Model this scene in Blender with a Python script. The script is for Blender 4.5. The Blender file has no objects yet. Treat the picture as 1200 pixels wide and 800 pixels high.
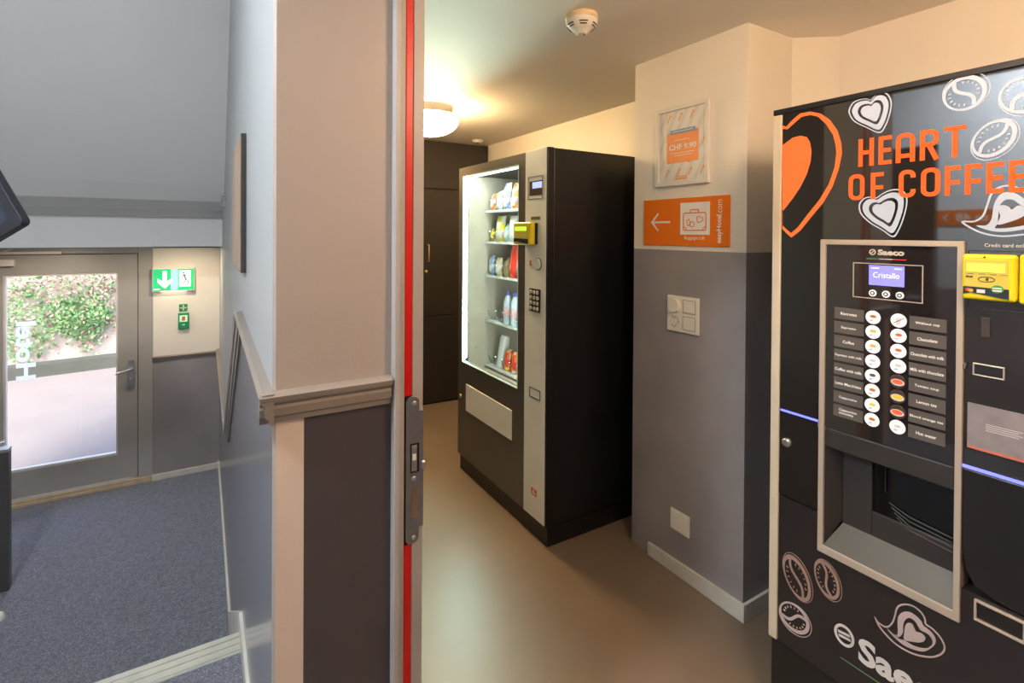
import bpy, bmesh, math, random
from mathutils import Vector, Matrix
random.seed(7)
PI = math.pi
SC = bpy.context.scene
COL = SC.collection

# ------------------------------------------------------------------ camera
cam_d = bpy.data.cameras.new('camera')
cam = bpy.data.objects.new('camera', cam_d); COL.objects.link(cam)
cam_d.sensor_width = 36.0; cam_d.lens = 18.0; cam_d.shift_y = -0.1012
cam_d.clip_start = 0.02; cam_d.clip_end = 200
YAW, PIT, ROL = 0.54405, 0.00766, 0.00617
fw = Vector((math.sin(YAW)*math.cos(PIT), math.cos(YAW)*math.cos(PIT), -math.sin(PIT)))
rt = Vector((math.cos(YAW), -math.sin(YAW), 0)); up = rt.cross(fw)
r2 = rt*math.cos(ROL) + up*math.sin(ROL); u2 = up*math.cos(ROL) - rt*math.sin(ROL)
cam.matrix_world = Matrix(((r2.x, u2.x, -fw.x, 0), (r2.y, u2.y, -fw.y, 0), (r2.z, u2.z, -fw.z, 1.44), (0, 0, 0, 1)))
SC.camera = cam

# ------------------------------------------------------------------ world, sun, exposure
W = bpy.data.worlds.new('sky'); SC.world = W; W.use_nodes = True
wn = W.node_tree.nodes; wl = W.node_tree.links
sky = wn.new('ShaderNodeTexSky'); sky.sky_type = 'NISHITA'; sky.sun_disc = False
sky.sun_elevation = math.radians(48); sky.sun_rotation = math.radians(200); sky.dust_density = 4.0; sky.air_density = .8
wl.new(sky.outputs['Color'], wn['Background'].inputs['Color'])
wn['Background'].inputs['Strength'].default_value = 1.35
sun_d = bpy.data.lights.new('sun', 'SUN'); sun = bpy.data.objects.new('sun', sun_d); COL.objects.link(sun)
sun_d.energy = 0.9; sun_d.angle = 0.01; sun_d.color = (1, 0.97, 0.9)
sun.rotation_euler = Vector((0.25, 0.62, -0.80)).to_track_quat('-Z', 'Y').to_euler()
SC.view_settings.view_transform = 'Standard'; SC.view_settings.look = 'None'
SC.view_settings.exposure = 0.0; SC.view_settings.gamma = 1.0; SC.view_settings.use_curve_mapping = False
SC.cycles.max_bounces = 10; SC.cycles.diffuse_bounces = 6; SC.cycles.glossy_bounces = 5
SC.cycles.transparent_max_bounces = 16; SC.cycles.sample_clamp_indirect = 6.0

def lamp_light(name, loc, power, color, size):      # the light of a ceiling lamp, hanging just under its cover
    d = bpy.data.lights.new(name, 'AREA'); d.shape = 'DISK'; d.size = size
    d.energy = power; d.color = color
    o = bpy.data.objects.new(name, d); COL.objects.link(o); o.location = loc
    return o

# ------------------------------------------------------------------ materials
def srgb(r, g, b):
    f = lambda c: (c/255/12.92) if c/255 <= 0.04045 else ((c/255+0.055)/1.055)**2.4
    return (f(r), f(g), f(b))
MATS = {}
def mat(name, col=(.5,.5,.5), rough=.5, metal=0., spec=.5, ior=None, var=.06, vscale=8., bump=0., bscale=60., coat=0.,
        emit=None, estr=1., speck=None, sheen=0.):
    if name in MATS: return MATS[name]
    m = bpy.data.materials.new(name); m.use_nodes = True
    nt = m.node_tree; N = nt.nodes; L = nt.links; p = N['Principled BSDF']
    tc = N.new('ShaderNodeTexCoord')
    nz = N.new('ShaderNodeTexNoise'); nz.inputs['Scale'].default_value = vscale; nz.inputs['Detail'].default_value = 4
    L.new(tc.outputs['Object'], nz.inputs['Vector'])
    rp = N.new('ShaderNodeValToRGB')
    rp.color_ramp.elements[0].position = .3; rp.color_ramp.elements[1].position = .7
    rp.color_ramp.elements[0].color = (*[max(0, c*(1-var)) for c in col], 1)
    rp.color_ramp.elements[1].color = (*[min(1, c*(1+var)) for c in col], 1)
    L.new(nz.outputs['Fac'], rp.inputs['Fac'])
    out = rp.outputs['Color']
    if speck:
        n2 = N.new('ShaderNodeTexNoise'); n2.inputs['Scale'].default_value = speck[1]; n2.inputs['Detail'].default_value = 2
        L.new(tc.outputs['Object'], n2.inputs['Vector'])
        r3 = N.new('ShaderNodeValToRGB'); r3.color_ramp.elements[0].position = speck[2]; r3.color_ramp.elements[1].position = speck[2]+.08
        L.new(n2.outputs['Fac'], r3.inputs['Fac'])
        mx = N.new('ShaderNodeMix'); mx.data_type = 'RGBA'
        L.new(r3.outputs['Color'], mx.inputs['Factor']); L.new(out, mx.inputs['A']); mx.inputs['B'].default_value = (*speck[0], 1)
        out = mx.outputs['Result']
    L.new(out, p.inputs['Base Color'])
    p.inputs['Roughness'].default_value = rough; p.inputs['Metallic'].default_value = metal
    p.inputs['Specular IOR Level'].default_value = spec
    if ior: p.inputs['IOR'].default_value = ior
    if sheen: p.inputs['Sheen Weight'].default_value = sheen; p.inputs['Sheen Roughness'].default_value = .4; p.inputs['Sheen Tint'].default_value = (.62,.75,1.,1)
    if coat: p.inputs['Coat Weight'].default_value = coat; p.inputs['Coat Roughness'].default_value = .05
    if bump:
        bz = N.new('ShaderNodeTexNoise'); bz.inputs['Scale'].default_value = bscale; bz.inputs['Detail'].default_value = 3
        L.new(tc.outputs['Object'], bz.inputs['Vector'])
        bp = N.new('ShaderNodeBump'); bp.inputs['Strength'].default_value = bump; bp.inputs['Distance'].default_value = .004
        L.new(bz.outputs['Fac'], bp.inputs['Height']); L.new(bp.outputs['Normal'], p.inputs['Normal'])
    if emit:
        p.inputs['Emission Color'].default_value = (*emit, 1); p.inputs['Emission Strength'].default_value = estr
    MATS[name] = m
    return m
def glass(name, tint=(1,1,1), refl=.06):
    if name in MATS: return MATS[name]
    m = bpy.data.materials.new(name); m.use_nodes = True
    N = m.node_tree.nodes; L = m.node_tree.links; N.remove(N['Principled BSDF'])
    t = N.new('ShaderNodeBsdfTransparent'); t.inputs['Color'].default_value = (*tint, 1)
    g = N.new('ShaderNodeBsdfGlossy'); g.inputs['Roughness'].default_value = .02
    fr = N.new('ShaderNodeFresnel'); ge = N.new('ShaderNodeNewGeometry'); mr = N.new('ShaderNodeMapRange')   # same reflectance on both sides of the sheet
    mr.inputs['To Min'].default_value = 1.45; mr.inputs['To Max'].default_value = 1/1.45
    L.new(ge.outputs['Backfacing'], mr.inputs['Value']); L.new(mr.outputs['Result'], fr.inputs['IOR'])
    mx = N.new('ShaderNodeMixShader')
    L.new(fr.outputs['Fac'], mx.inputs['Fac']); L.new(t.outputs[0], mx.inputs[1]); L.new(g.outputs[0], mx.inputs[2])
    L.new(mx.outputs[0], N['Material Output'].inputs['Surface'])
    MATS[name] = m
    return m
def film(name, col):                       # translucent vinyl film: light shows through it
    m = bpy.data.materials.new(name); m.use_nodes = True
    N = m.node_tree.nodes; L = m.node_tree.links; N.remove(N['Principled BSDF'])
    a = N.new('ShaderNodeBsdfDiffuse'); a.inputs['Color'].default_value = (*col, 1)
    b = N.new('ShaderNodeBsdfTranslucent'); b.inputs['Color'].default_value = (*col, 1)
    mx = N.new('ShaderNodeMixShader'); mx.inputs['Fac'].default_value = .7
    L.new(a.outputs[0], mx.inputs[1]); L.new(b.outputs[0], mx.inputs[2]); L.new(mx.outputs[0], N['Material Output'].inputs['Surface'])
    MATS[name] = m
    return m
def bagmat(name, c1, c2, c3, sc=14.):        # printed foil bag: three flat print colours in a warped pattern
    if name in MATS: return MATS[name]
    m = mat(name, c1, .25, spec=.6)
    N = m.node_tree.nodes; L = m.node_tree.links; p = N['Principled BSDF']
    tc = N.new('ShaderNodeTexCoord'); v = N.new('ShaderNodeTexNoise'); v.inputs['Scale'].default_value = sc; v.inputs['Detail'].default_value = 1
    L.new(tc.outputs['Object'], v.inputs['Vector'])
    r = N.new('ShaderNodeValToRGB'); r.color_ramp.interpolation = 'CONSTANT'
    e = r.color_ramp.elements; e[0].position = 0; e[0].color = (*c1, 1); e[1].position = .5; e[1].color = (*c2, 1)
    q = e.new(.62); q.color = (*c3, 1)
    L.new(v.outputs['Fac'], r.inputs['Fac']); L.new(r.outputs['Color'], p.inputs['Base Color'])
    return m

# ------------------------------------------------------------------ geometry helpers
class G:
    def __init__(s): s.v = []; s.f = []; s.m = []; s.sm = []
    def add(s, vs, fs, mi=0, smooth=False):
        o = len(s.v); s.v += [tuple(p) for p in vs]
        for f in fs: s.f.append([i+o for i in f]); s.m.append(mi); s.sm.append(smooth)
        return s
    def box(s, x0, x1, y0, y1, z0, z1, mi=0):
        v = [(x0,y0,z0),(x1,y0,z0),(x1,y1,z0),(x0,y1,z0),(x0,y0,z1),(x1,y0,z1),(x1,y1,z1),(x0,y1,z1)]
        return s.add(v, [(0,3,2,1),(4,5,6,7),(0,1,5,4),(1,2,6,5),(2,3,7,6),(3,0,4,7)], mi)
    def slab(s, pts, y0, y1, mi=0):              # polygon in xz, thick from y0 (front) to y1
        n = len(pts)
        a = sum(pts[i][0]*pts[(i+1)%n][1]-pts[(i+1)%n][0]*pts[i][1] for i in range(n))
        if a < 0: pts = pts[::-1]
        v = [(x,y0,z) for x,z in pts] + [(x,y1,z) for x,z in pts]
        return s.add(v, [list(range(n)), list(range(2*n-1, n-1, -1))] + [(i, i+n, (i+1)%n+n, (i+1)%n) for i in range(n)], mi)
    def prism(s, pts, z0, z1, mi=0):             # polygon in xy (counter-clockwise), from z0 up to z1
        n = len(pts)
        v = [(x,y,z0) for x,y in pts] + [(x,y,z1) for x,y in pts]
        return s.add(v, [list(range(n-1,-1,-1)), list(range(n, 2*n))] + [(i, (i+1)%n, (i+1)%n+n, i+n) for i in range(n)], mi)
    def ring(s, a, b, y0, y1, mi=0):             # band between two outlines in xz with the same count
        n = len(a)
        v = [(x,y0,z) for x,z in a]+[(x,y0,z) for x,z in b]+[(x,y1,z) for x,z in a]+[(x,y1,z) for x,z in b]
        fs = []
        for i in range(n):
            j = (i+1) % n
            fs += [(i,j,n+j,n+i), (2*n+i,3*n+i,3*n+j,2*n+j), (i,2*n+i,2*n+j,j), (n+i,n+j,3*n+j,3*n+i)]
        return s.add(v, fs, mi)
    def rrect(s, x0, x1, z0, z1, t, y0, y1, mi=0, tb=None):   # rectangular frame of border t
        tb = t if tb is None else tb
        return s.ring([(x0,z0),(x1,z0),(x1,z1),(x0,z1)], [(x0+t,z0+tb),(x1-t,z0+tb),(x1-t,z1-tb),(x0+t,z1-tb)], y0, y1, mi)
    def tube(s, pts, r, n=8, mi=0, smooth=True, cap=True):
        P = [Vector(p) for p in pts]; rr = r if isinstance(r, (list, tuple)) else [r]*len(P)
        vs = []; prev = None
        for i, p in enumerate(P):
            d = (P[min(i+1, len(P)-1)]-P[max(i-1, 0)]).normalized()
            if prev is None:
                a = d.cross(Vector((0,0,1)))
                if a.length < .05: a = d.cross(Vector((1,0,0)))
            else: a = prev - d*prev.dot(d)
            a.normalize(); b = d.cross(a); prev = a
            for k in range(n):
                t = 2*PI*k/n; vs.append(p + (a*math.cos(t)+b*math.sin(t))*rr[i])
        fs = [(i*n+k, i*n+(k+1)%n, (i+1)*n+(k+1)%n, (i+1)*n+k) for i in range(len(P)-1) for k in range(n)]
        s.add(vs, fs, mi, smooth)
        if cap: s.add(vs[:n], [list(range(n-1,-1,-1))], mi); s.add(vs[-n:], [list(range(n))], mi)
        return s
    def lathe(s, prof, n=24, c=(0,0,0), axis='z', mi=0, smooth=True):   # prof: (radius, height)
        vs = []
        for r, h in prof:
            for k in range(n):
                t = 2*PI*k/n; a, b = r*math.cos(t), r*math.sin(t)
                if axis == 'z': vs.append((c[0]+a, c[1]+b, c[2]+h))
                elif axis == 'y': vs.append((c[0]+a, c[1]+h, c[2]-b))
                else: vs.append((c[0]+h, c[1]+a, c[2]+b))
        fs = [(i*n+k, i*n+(k+1)%n, (i+1)*n+(k+1)%n, (i+1)*n+k) for i in range(len(prof)-1) for k in range(n)]
        s.add(vs, fs, mi, smooth)
        s.add(vs[:n], [list(range(n-1,-1,-1))], mi); s.add(vs[-n:], [list(range(n))], mi)
        return s
    def stroke(s, pts, w, y0, y1, closed=False, mi=0):    # flat brush stroke of width w in xz with mitred joints
        n = len(pts); L_ = []; R_ = []
        for i in range(n):
            if closed: a, b, c = pts[i-1], pts[i], pts[(i+1)%n]
            else: a, b, c = pts[max(i-1,0)], pts[i], pts[min(i+1,n-1)]
            d1 = Vector((b[0]-a[0], b[1]-a[1])); d2 = Vector((c[0]-b[0], c[1]-b[1]))
            if d1.length < 1e-9: d1 = d2
            if d2.length < 1e-9: d2 = d1
            d1.normalize(); d2.normalize(); n1 = Vector((-d1.y, d1.x)); n2 = Vector((-d2.y, d2.x))
            m = n1+n2; m = m.normalized() if m.length > 1e-6 else n1
            k = w/2/max(.35, m.dot(n1)); L_.append((b[0]+m.x*k, b[1]+m.y*k)); R_.append((b[0]-m.x*k, b[1]-m.y*k))
        if closed: return s.ring(R_, L_, y0, y1, mi)
        return s.slab(R_ + L_[::-1], y0, y1, mi)
    def build(s, name, mats, parent=None, bevel=0., loc=None, rotz=None, seg=2):
        me = bpy.data.meshes.new(name); me.from_pydata(s.v, [], s.f)
        for m in (mats if isinstance(mats, (list, tuple)) else [mats]): me.materials.append(m)
        for p, mi, sm in zip(me.polygons, s.m, s.sm): p.material_index = mi; p.use_smooth = sm
        bm = bmesh.new(); bm.from_mesh(me); bmesh.ops.recalc_face_normals(bm, faces=bm.faces); bm.to_mesh(me); bm.free()
        me.update()
        o = bpy.data.objects.new(name, me); COL.objects.link(o)
        if parent: o.parent = parent
        if loc: o.location = loc
        if rotz is not None: o.rotation_euler = (0, 0, rotz)
        if bevel:
            b = o.modifiers.new('bevel', 'BEVEL'); b.width = bevel; b.segments = seg; b.limit_method = 'ANGLE'
        return o
def tag(o, label, cat, group=None):
    o['label'] = label; o['category'] = cat
    if group: o['group'] = group
    return o
def thing(name, label, cat, loc=(0,0,0), rotz=0., group=None):
    o = bpy.data.objects.new(name, None); COL.objects.link(o); o.location = loc; o.rotation_euler = (0, 0, rotz)
    o.empty_display_size = .05
    return tag(o, label, cat, group)
def struct(o, label=None):
    o['kind'] = 'structure'
    if label: o['label'] = label
    return o
def sempty(name, loc=(0,0,0), rotz=0., label=None):
    o = bpy.data.objects.new(name, None); COL.objects.link(o); o.location = loc; o.rotation_euler = (0, 0, rotz); o.empty_display_size = .05
    return struct(o, label)
def dup(o, parent=None, loc=None):
    c = o.copy(); COL.objects.link(c); c.parent = parent
    if loc is not None: c.location = loc
    return c
def smooth_loop(pts, k=4):                       # closed Catmull-Rom
    n = len(pts); out = []
    for i in range(n):
        p0, p1, p2, p3 = pts[i-1], pts[i], pts[(i+1)%n], pts[(i+2)%n]
        for j in range(k):
            t = j/k
            out.append(tuple(.5*((2*p1[q])+(-p0[q]+p2[q])*t+(2*p0[q]-5*p1[q]+4*p2[q]-p3[q])*t*t+(-p0[q]+3*p1[q]-3*p2[q]+p3[q])*t**3) for q in (0,1)))
    return out
def resample(pts, n):
    P = [Vector(p) for p in pts]; L_ = [0]
    for i in range(len(P)): L_.append(L_[-1]+(P[(i+1)%len(P)]-P[i]).length)
    out = []
    for k in range(n):
        d = L_[-1]*k/n; i = max(j for j in range(len(P)) if L_[j] <= d+1e-12)
        t = (d-L_[i])/max(1e-9, L_[i+1]-L_[i]); q = P[i].lerp(P[(i+1)%len(P)], t); out.append((q.x, q.y))
    return out
def scaled(pts, k, c=None):
    if c is None: c = (sum(p[0] for p in pts)/len(pts), sum(p[1] for p in pts)/len(pts))
    return [(c[0]+(x-c[0])*k, c[1]+(z-c[1])*k) for x, z in pts]
def circ(cx, cz, r, n=20, rz=None): return [(cx+r*math.cos(2*PI*i/n), cz+(rz or r)*math.sin(2*PI*i/n)) for i in range(n)]
def text_geo(body, bold=0.):
    c = bpy.data.curves.new('t', 'FONT'); c.body = body; c.offset = bold; c.resolution_u = 3; c.fill_mode = 'FRONT'
    o = bpy.data.objects.new('t', c); COL.objects.link(o)
    dg = bpy.context.evaluated_depsgraph_get(); dg.update()
    me = bpy.data.meshes.new_from_object(o.evaluated_get(dg))
    v = [tuple(p.co) for p in me.vertices]; f = [list(p.vertices) for p in me.polygons]
    bpy.data.objects.remove(o); bpy.data.curves.remove(c); bpy.data.meshes.remove(me)
    return v, f
def lettering(name, body, m, parent, x0, x1, z0, z1, y, bold=0., turn=0, mirror=False, keep=False, shear=0.):
    # flat lettering filling the rectangle x0..x1, z0..z1 at depth y; turn=1 reads upwards
    v, f = text_geo(body, bold)
    ax = min(p[0] for p in v); bx = max(p[0] for p in v); az = min(p[1] for p in v); bz = max(p[1] for p in v)
    vs = []
    for p in v:
        a = (p[0]-ax)/(bx-ax); b = (p[1]-az)/(bz-az)
        if turn == 0:
            if keep:
                w = min(x1-x0, (z1-z0)*(bx-ax)/(bz-az)); cx = (x0+x1)/2; vs.append((cx-w/2+a*w, y, z0+b*(z1-z0)))
            else: vs.append((x0+a*(x1-x0), y, z0+b*(z1-z0)))
        elif turn == 1: vs.append((x1-b*(x1-x0), y, z0+a*(z1-z0)))
        else: vs.append((x0+b*(x1-x0), y, z0+a*(z1-z0)))
    g = G().add(vs, f)
    return g.build(name, m, parent)

# ------------------------------------------------------------------ shared materials
CREAM = mat('cream_wall_paint', (.84,.78,.68), .55, var=.03, vscale=3, bump=.12, bscale=160)
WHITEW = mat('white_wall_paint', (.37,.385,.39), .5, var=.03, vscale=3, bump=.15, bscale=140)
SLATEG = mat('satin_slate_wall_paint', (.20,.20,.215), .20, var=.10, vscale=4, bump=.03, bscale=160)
DKPAN = mat('fresh_black_brown_paint', (.060,.047,.049), .45, var=.10, vscale=6, bump=.15, bscale=140)
SLATE = mat('slate_wall_paint', (.29,.265,.27), .42, var=.10, vscale=4, bump=.12, bscale=160)
PEACH = mat('peach_end_strip', (.66,.53,.44), .5, var=.05, vscale=6, bump=.12, bscale=160)  # paler tone for the narrow strip low on the end face
BEIGE = mat('shaded_beige_end_wall', (.36,.305,.27), .55, var=.03, vscale=3, bump=.12, bscale=160)  # end face toned darker, its dimmer light is mixed into the colour
CEIL = mat('ceiling_paint', (.86,.81,.72), .7, var=.03, vscale=2)
CEILG = mat('grey_white_ceiling_paint', (.80,.81,.80), .7, var=.03, vscale=1.2)
VINYL = mat('brown_grey_floor_coating', (.190,.140,.100), .42, var=.10, vscale=2.2, bump=.05, bscale=25)
CARPET = mat('blue_grey_carpet', (.135,.138,.162), .72, spec=.45, var=.38, vscale=60, bump=1., bscale=300, speck=((.40,.40,.43), 170., .58), sheen=.5)  # bluish sheen tint imitates door daylight glancing off the pile
RAIL = mat('taupe_gloss_paint', (.235,.195,.165), .35, var=.06)
SKIRT = mat('pale_grey_skirting_paint', (.62,.60,.54), .45, var=.08, vscale=12)
ALU = mat('ribbed_aluminium', (.62,.63,.58), .38, metal=.6, var=.08, vscale=20)
FRAMEG = mat('grey_steel_frame_paint', (.38,.355,.345), .4, var=.05, vscale=5)
DOORG = mat('warm_grey_door_paint', (.38,.36,.335), .42, var=.05, vscale=4)
STEEL = mat('brushed_steel', (.55,.55,.56), .32, metal=.9, var=.08, vscale=40)
DARKM = mat('dark_anthracite_metal', (.035,.037,.045), .38, var=.1)
WHITEP = mat('white_plastic', (.80,.79,.75), .4, var=.02)
BLACKP = mat('black_plastic', (.012,.012,.013), .4, var=.1)
PAPER = mat('white_paper', (.82,.81,.78), .6, var=.02)
CH = 2.228          # room ceiling
LF = -.54           # lower hall floor
XW, YE = .125, 1.16 # corridor face and end face of the middle wall

# ------------------------------------------------------------------ floors and stairs
struct(G().box(.30, 2.30, -1.3, 4.2, -.12, 0).build('floor', VINYL), 'brown grey coated floor of the vending room')
struct(G().box(-1.62, .30, -1.75, 1.97, -.12, 0).build('floor_landing', CARPET), 'dark speckled carpet of the upper landing')
struct(G().box(-1.62, .13, 2.50, 5.15, LF-.12, LF).build('floor_hall', CARPET), 'blue grey carpet of the lower entrance hall')
st = sempty('stairs', (0, 0, 0), label='three carpeted steps down to the entrance hall with metal nosings')
for k in range(3):
    y0 = 2.05 + .26*k; z0 = -.18*k
    if k < 2:
        G().box(-1.5, XW, y0-.01, y0+.25, z0-.30, z0-.18).build('step', CARPET, st)
    n = G()
    if k == 0:
        n.box(-1.5, XW, 1.965, 2.065, -.05, .004).box(-1.5, XW, 1.975, 2.000, .004, .009).box(-1.5, XW, 2.008, 2.032, .004, .009).box(-1.5, XW, 2.040, 2.062, .004, .009)
        n.box(-1.5, XW, 2.035, 2.05, -.18, 0)
    else:
        n.box(-1.5, XW, y0-.05, y0+.012, z0-.05, z0+.006).box(-1.5, XW, y0-.02, y0+.008, z0+.006, z0+.010)
        n.box(-1.5, XW, y0-.02, y0, z0-.18, z0-.04)
    n.build('step_nosing', ALU, st)

# ------------------------------------------------------------------ middle wall (between corridor and vending room)
g = G()
up_, lo_ = [(YE+.006, 1.08), (2.10, 1.12), (3.12, .35), (4.95, .43)], None
yz = [(YE+.006, 1.08), (2.10, 1.12), (3.12, .35), (4.95, .43)]
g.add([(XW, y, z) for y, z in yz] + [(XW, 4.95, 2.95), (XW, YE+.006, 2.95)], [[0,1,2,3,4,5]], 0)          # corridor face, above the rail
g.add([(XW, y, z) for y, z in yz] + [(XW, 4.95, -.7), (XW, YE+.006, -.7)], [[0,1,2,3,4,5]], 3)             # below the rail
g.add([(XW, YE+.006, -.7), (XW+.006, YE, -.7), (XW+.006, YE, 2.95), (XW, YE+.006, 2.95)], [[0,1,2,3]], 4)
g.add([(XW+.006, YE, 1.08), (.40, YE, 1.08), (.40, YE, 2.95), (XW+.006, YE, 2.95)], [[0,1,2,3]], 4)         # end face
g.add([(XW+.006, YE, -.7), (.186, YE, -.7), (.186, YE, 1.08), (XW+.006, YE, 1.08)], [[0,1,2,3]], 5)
g.add([(.186, YE, -.7), (.40, YE, -.7), (.40, YE, 1.08), (.186, YE, 1.08)], [[0,1,2,3]], 6)
g.add([(.40, YE, -.7), (.40, 1.30, -.7), (.40, 1.30, 2.95), (.40, YE, 2.95)], [[0,1,2,3]], 1)
g.add([(.40, 1.30, -.7), (.44, 1.30, -.7), (.44, 1.30, 2.95), (.40, 1.30, 2.95)], [[0,1,2,3]], 1)
g.add([(.44, 1.30, 1.375), (.44, 4.95, 1.375), (.44, 4.95, 2.95), (.44, 1.30, 2.95)], [[0,1,2,3]], 6)
g.add([(.44, 1.30, -.7), (.44, 4.95, -.7), (.44, 4.95, 1.375), (.44, 1.30, 1.375)], [[0,1,2,3]], 6)
g.add([(XW, 4.95, -.7), (.44, 4.95, -.7), (.44, 4.95, 2.95), (XW, 4.95, 2.95)], [[0,1,2,3]], 1)
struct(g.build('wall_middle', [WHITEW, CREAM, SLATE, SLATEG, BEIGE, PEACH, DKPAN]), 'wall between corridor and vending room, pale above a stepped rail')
# thin raised edge of the dark paint panel on the end face
g = G().box(XW, .44, -1.75, -.20, -.12, 1.08, 1).box(XW, .44, -1.75, -.20, 1.08, 2.95, 0)
struct(g.build('wall_near', [CREAM, SLATE]), 'wall beside the camera, near side of the doorway')
struct(G().box(XW, .44, -.20, YE-.001, 2.12, 2.95).build('wall_over_doorway', CREAM), 'wall above the doorway')

# dado rail moulding swept along both faces of the middle wall
PROF = [(0,-.032), (.008,-.032), (.010,-.020), (.016,-.016), (.018,.000), (.016,.006), (.024,.014), (.028,.026), (.020,.032), (0,.032)]
def sweep(path, out, prof, closed=False):
    P = [Vector(p) for p in path]; out = Vector(out); g = G(); n = len(prof); vs = []
    for i, p in enumerate(P):
        d1 = (P[i]-P[i-1]).normalized() if i else (P[1]-P[0]).normalized()
        d2 = (P[i+1]-P[i]).normalized() if i < len(P)-1 else d1
        w1 = out.cross(d1); w2 = out.cross(d2); w = (w1+w2).normalized()
        if w.z < 0 : w = -w
        k = 1/max(.4, abs(w.dot(w1)))
        for a, b in prof: vs.append(p + out*a + w*(b*k))
    fs = [(i*n+k, i*n+(k+1)%n, (i+1)*n+(k+1)%n, (i+1)*n+k) for i in range(len(P)-1) for k in range(n)]
    g.add(vs, fs); g.add(vs[:n], [list(range(n-1,-1,-1))]); g.add(vs[-n:], [list(range(n))])
    return g
dado = sempty('trim_1', (0,0,0), label='taupe dado rail stepping down the corridor wall and round its end')
sweep([(XW, YE-.024, 1.080), (XW, 2.10, 1.12), (XW, 3.12, .35), (XW, 4.94, .43)], (-1,0,0), PROF).build('rail', RAIL, dado)
sweep([(XW-.026, YE, 1.080), (.372, YE, 1.080)], (0,-1,0), PROF).build('rail', RAIL, dado)

# skirtings of the corridor side
sk = sempty('baseboard_corridor', (0,0,0), label='pale skirting along the corridor wall, landing and stairs')
G().box(XW-.010, XW, YE+.02, 2.07, 0, .07).build('landing_skirting', SKIRT, sk)
g = G(); y0, y1 = 2.07, 2.88
vs = [(XW-.012,y0,-.22),(XW-.012,y1,LF),(XW-.012,y1,-.44),(XW-.012,y0,.075),(XW,y0,-.22),(XW,y1,LF),(XW,y1,-.44),(XW,y0,.075)]
g.add(vs, [(0,1,2,3),(4,7,6,5),(3,2,6,7),(0,3,7,4),(1,5,6,2),(0,4,5,1)]); g.build('stair_skirting', SKIRT, sk)
G().box(XW-.010, XW, 2.88, 4.95, LF, LF+.055).build('hall_skirting', SKIRT, sk)

# ------------------------------------------------------------------ corridor shell
g = G().box(-1.62, -1.5, -1.75, 5.15, -.7, 1.08, 1).box(-1.62, -1.5, -1.75, 5.15, 1.08, 2.95, 0)
struct(g.build('wall_left', [mat('daylight_blue_white', (.74,.80,.86), .5, var=.02), SLATE]), 'corridor wall opposite the vending room')  # daylight blue mixed into the white, brightened for the machine glass reflection
g = G().box(-1.5, XW, -1.75, -1.62, -.12, 1.08, 1).box(-1.5, XW, -1.75, -1.62, 1.08, 2.95, 0)
struct(g.build('wall_rear', [CREAM, SLATE]), 'wall behind the landing')
# end wall with the entrance opening
g = G()
g.box(-.335, XW+.30, 4.95, 5.15, -.7, .43, 1).box(-.335, XW+.30, 4.95, 5.15, .43, 1.40, 0)
g.box(-1.62, -1.42, 4.95, 5.15, -.7, 1.40, 0).box(-1.62, XW+.30, 4.95, 5.15, 1.310, 2.95, 0).box(-1.62, XW+.3, 4.95, 5.15, -.75, LF-.001, 0)
struct(g.build('wall_entrance', [CREAM, SLATE]), 'entrance wall, cream above and slate grey below')
struct(sweep([(-.338, 4.95, .432), (XW, 4.95, .432)], (0,-1,0), [(0,-.016),(.012,-.016),(.016,-.004),(.022,.008),(.014,.016),(0,.016)]).build('trim_2', RAIL), 'narrow dado rail on the entrance wall')
struct(G().box(-.338, XW-.01, 4.935, 4.95, LF, LF+.045).build('baseboard_entrance', SKIRT), 'pale skirting under the slate entrance wall')
# ceilings: flat over the landing, sloping down over the stairs, low beam over the entrance
struct(G().box(-1.62, .44, -1.75, 2.87, 2.90, 3.0).build('ceiling_landing', CEILG), 'pale ceiling of the landing')
pr = [(2.86,2.90),(3.92,1.742),(4.02,1.645),(4.14,1.590),(4.30,1.545),(4.30,1.335),(4.96,1.335),(4.96,3.0),(2.86,3.0)]
g = G(); n = len(pr)
g.add([(-1.5,y,z) for y,z in pr]+[(XW,y,z) for y,z in pr], [list(range(n)), list(range(2*n-1,n-1,-1))]+[(i,(i+1)%n,(i+1)%n+n,i+n) for i in range(n)])
struct(g.build('ceiling_slope', CEILG), 'grey white sloping ceiling over the stairs ending in a low beam')

# ------------------------------------------------------------------ vending room shell
struct(G().box(.44, 2.32, -1.3, 4.2, CH, CH+.12).build('ceiling', CEIL), 'warm white ceiling of the vending room')
plan = [(2.34,-1.3),(2.34,4.2),(2.19,4.2),(2.19,1.755),(1.73,1.755),(1.73,1.177),(2.013,1.177),(2.152,1.068),(2.152,-1.3)]
g = G().prism(plan, 0, 1.375, 1).prism(plan, 1.3751, CH, 0)
struct(g.build('wall_right', [CREAM, SLATE]), 'wall with a pillar, cream above and slate grey below')
struct(G().box(.44, 2.19, 4.08, 4.2, 0, CH).build('wall_back', CREAM), 'wall behind the black closet')
g = G().box(.44, 2.152, -1.3, -1.18, 0, 1.375, 1).box(.44, 2.152, -1.3, -1.18, 1.375, CH, 0)
struct(g.build('wall_front', [CREAM, SLATE]), 'wall of the vending room behind the camera')
bb = sempty('baseboard_pillar', (0,0,0), label='pale skirting around the foot of the pillar')
g = G(); g.add([(1.718,1.165,0),(1.73,1.165,0),(1.73,1.645,0),(1.718,1.645,0),(1.718,1.165,.068),(1.73,1.165,.068),(1.73,1.645,.056),(1.718,1.645,.056)],
   [(0,3,2,1),(4,5,6,7),(0,1,5,4),(1,2,6,5),(2,3,7,6),(3,0,4,7)]); g.build('skirting_board', SKIRT, bb, bevel=.002)
G().box(1.7301, 2.01, 1.165, 1.177, 0, .066).build('skirting_board', SKIRT, bb, bevel=.002)

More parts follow.
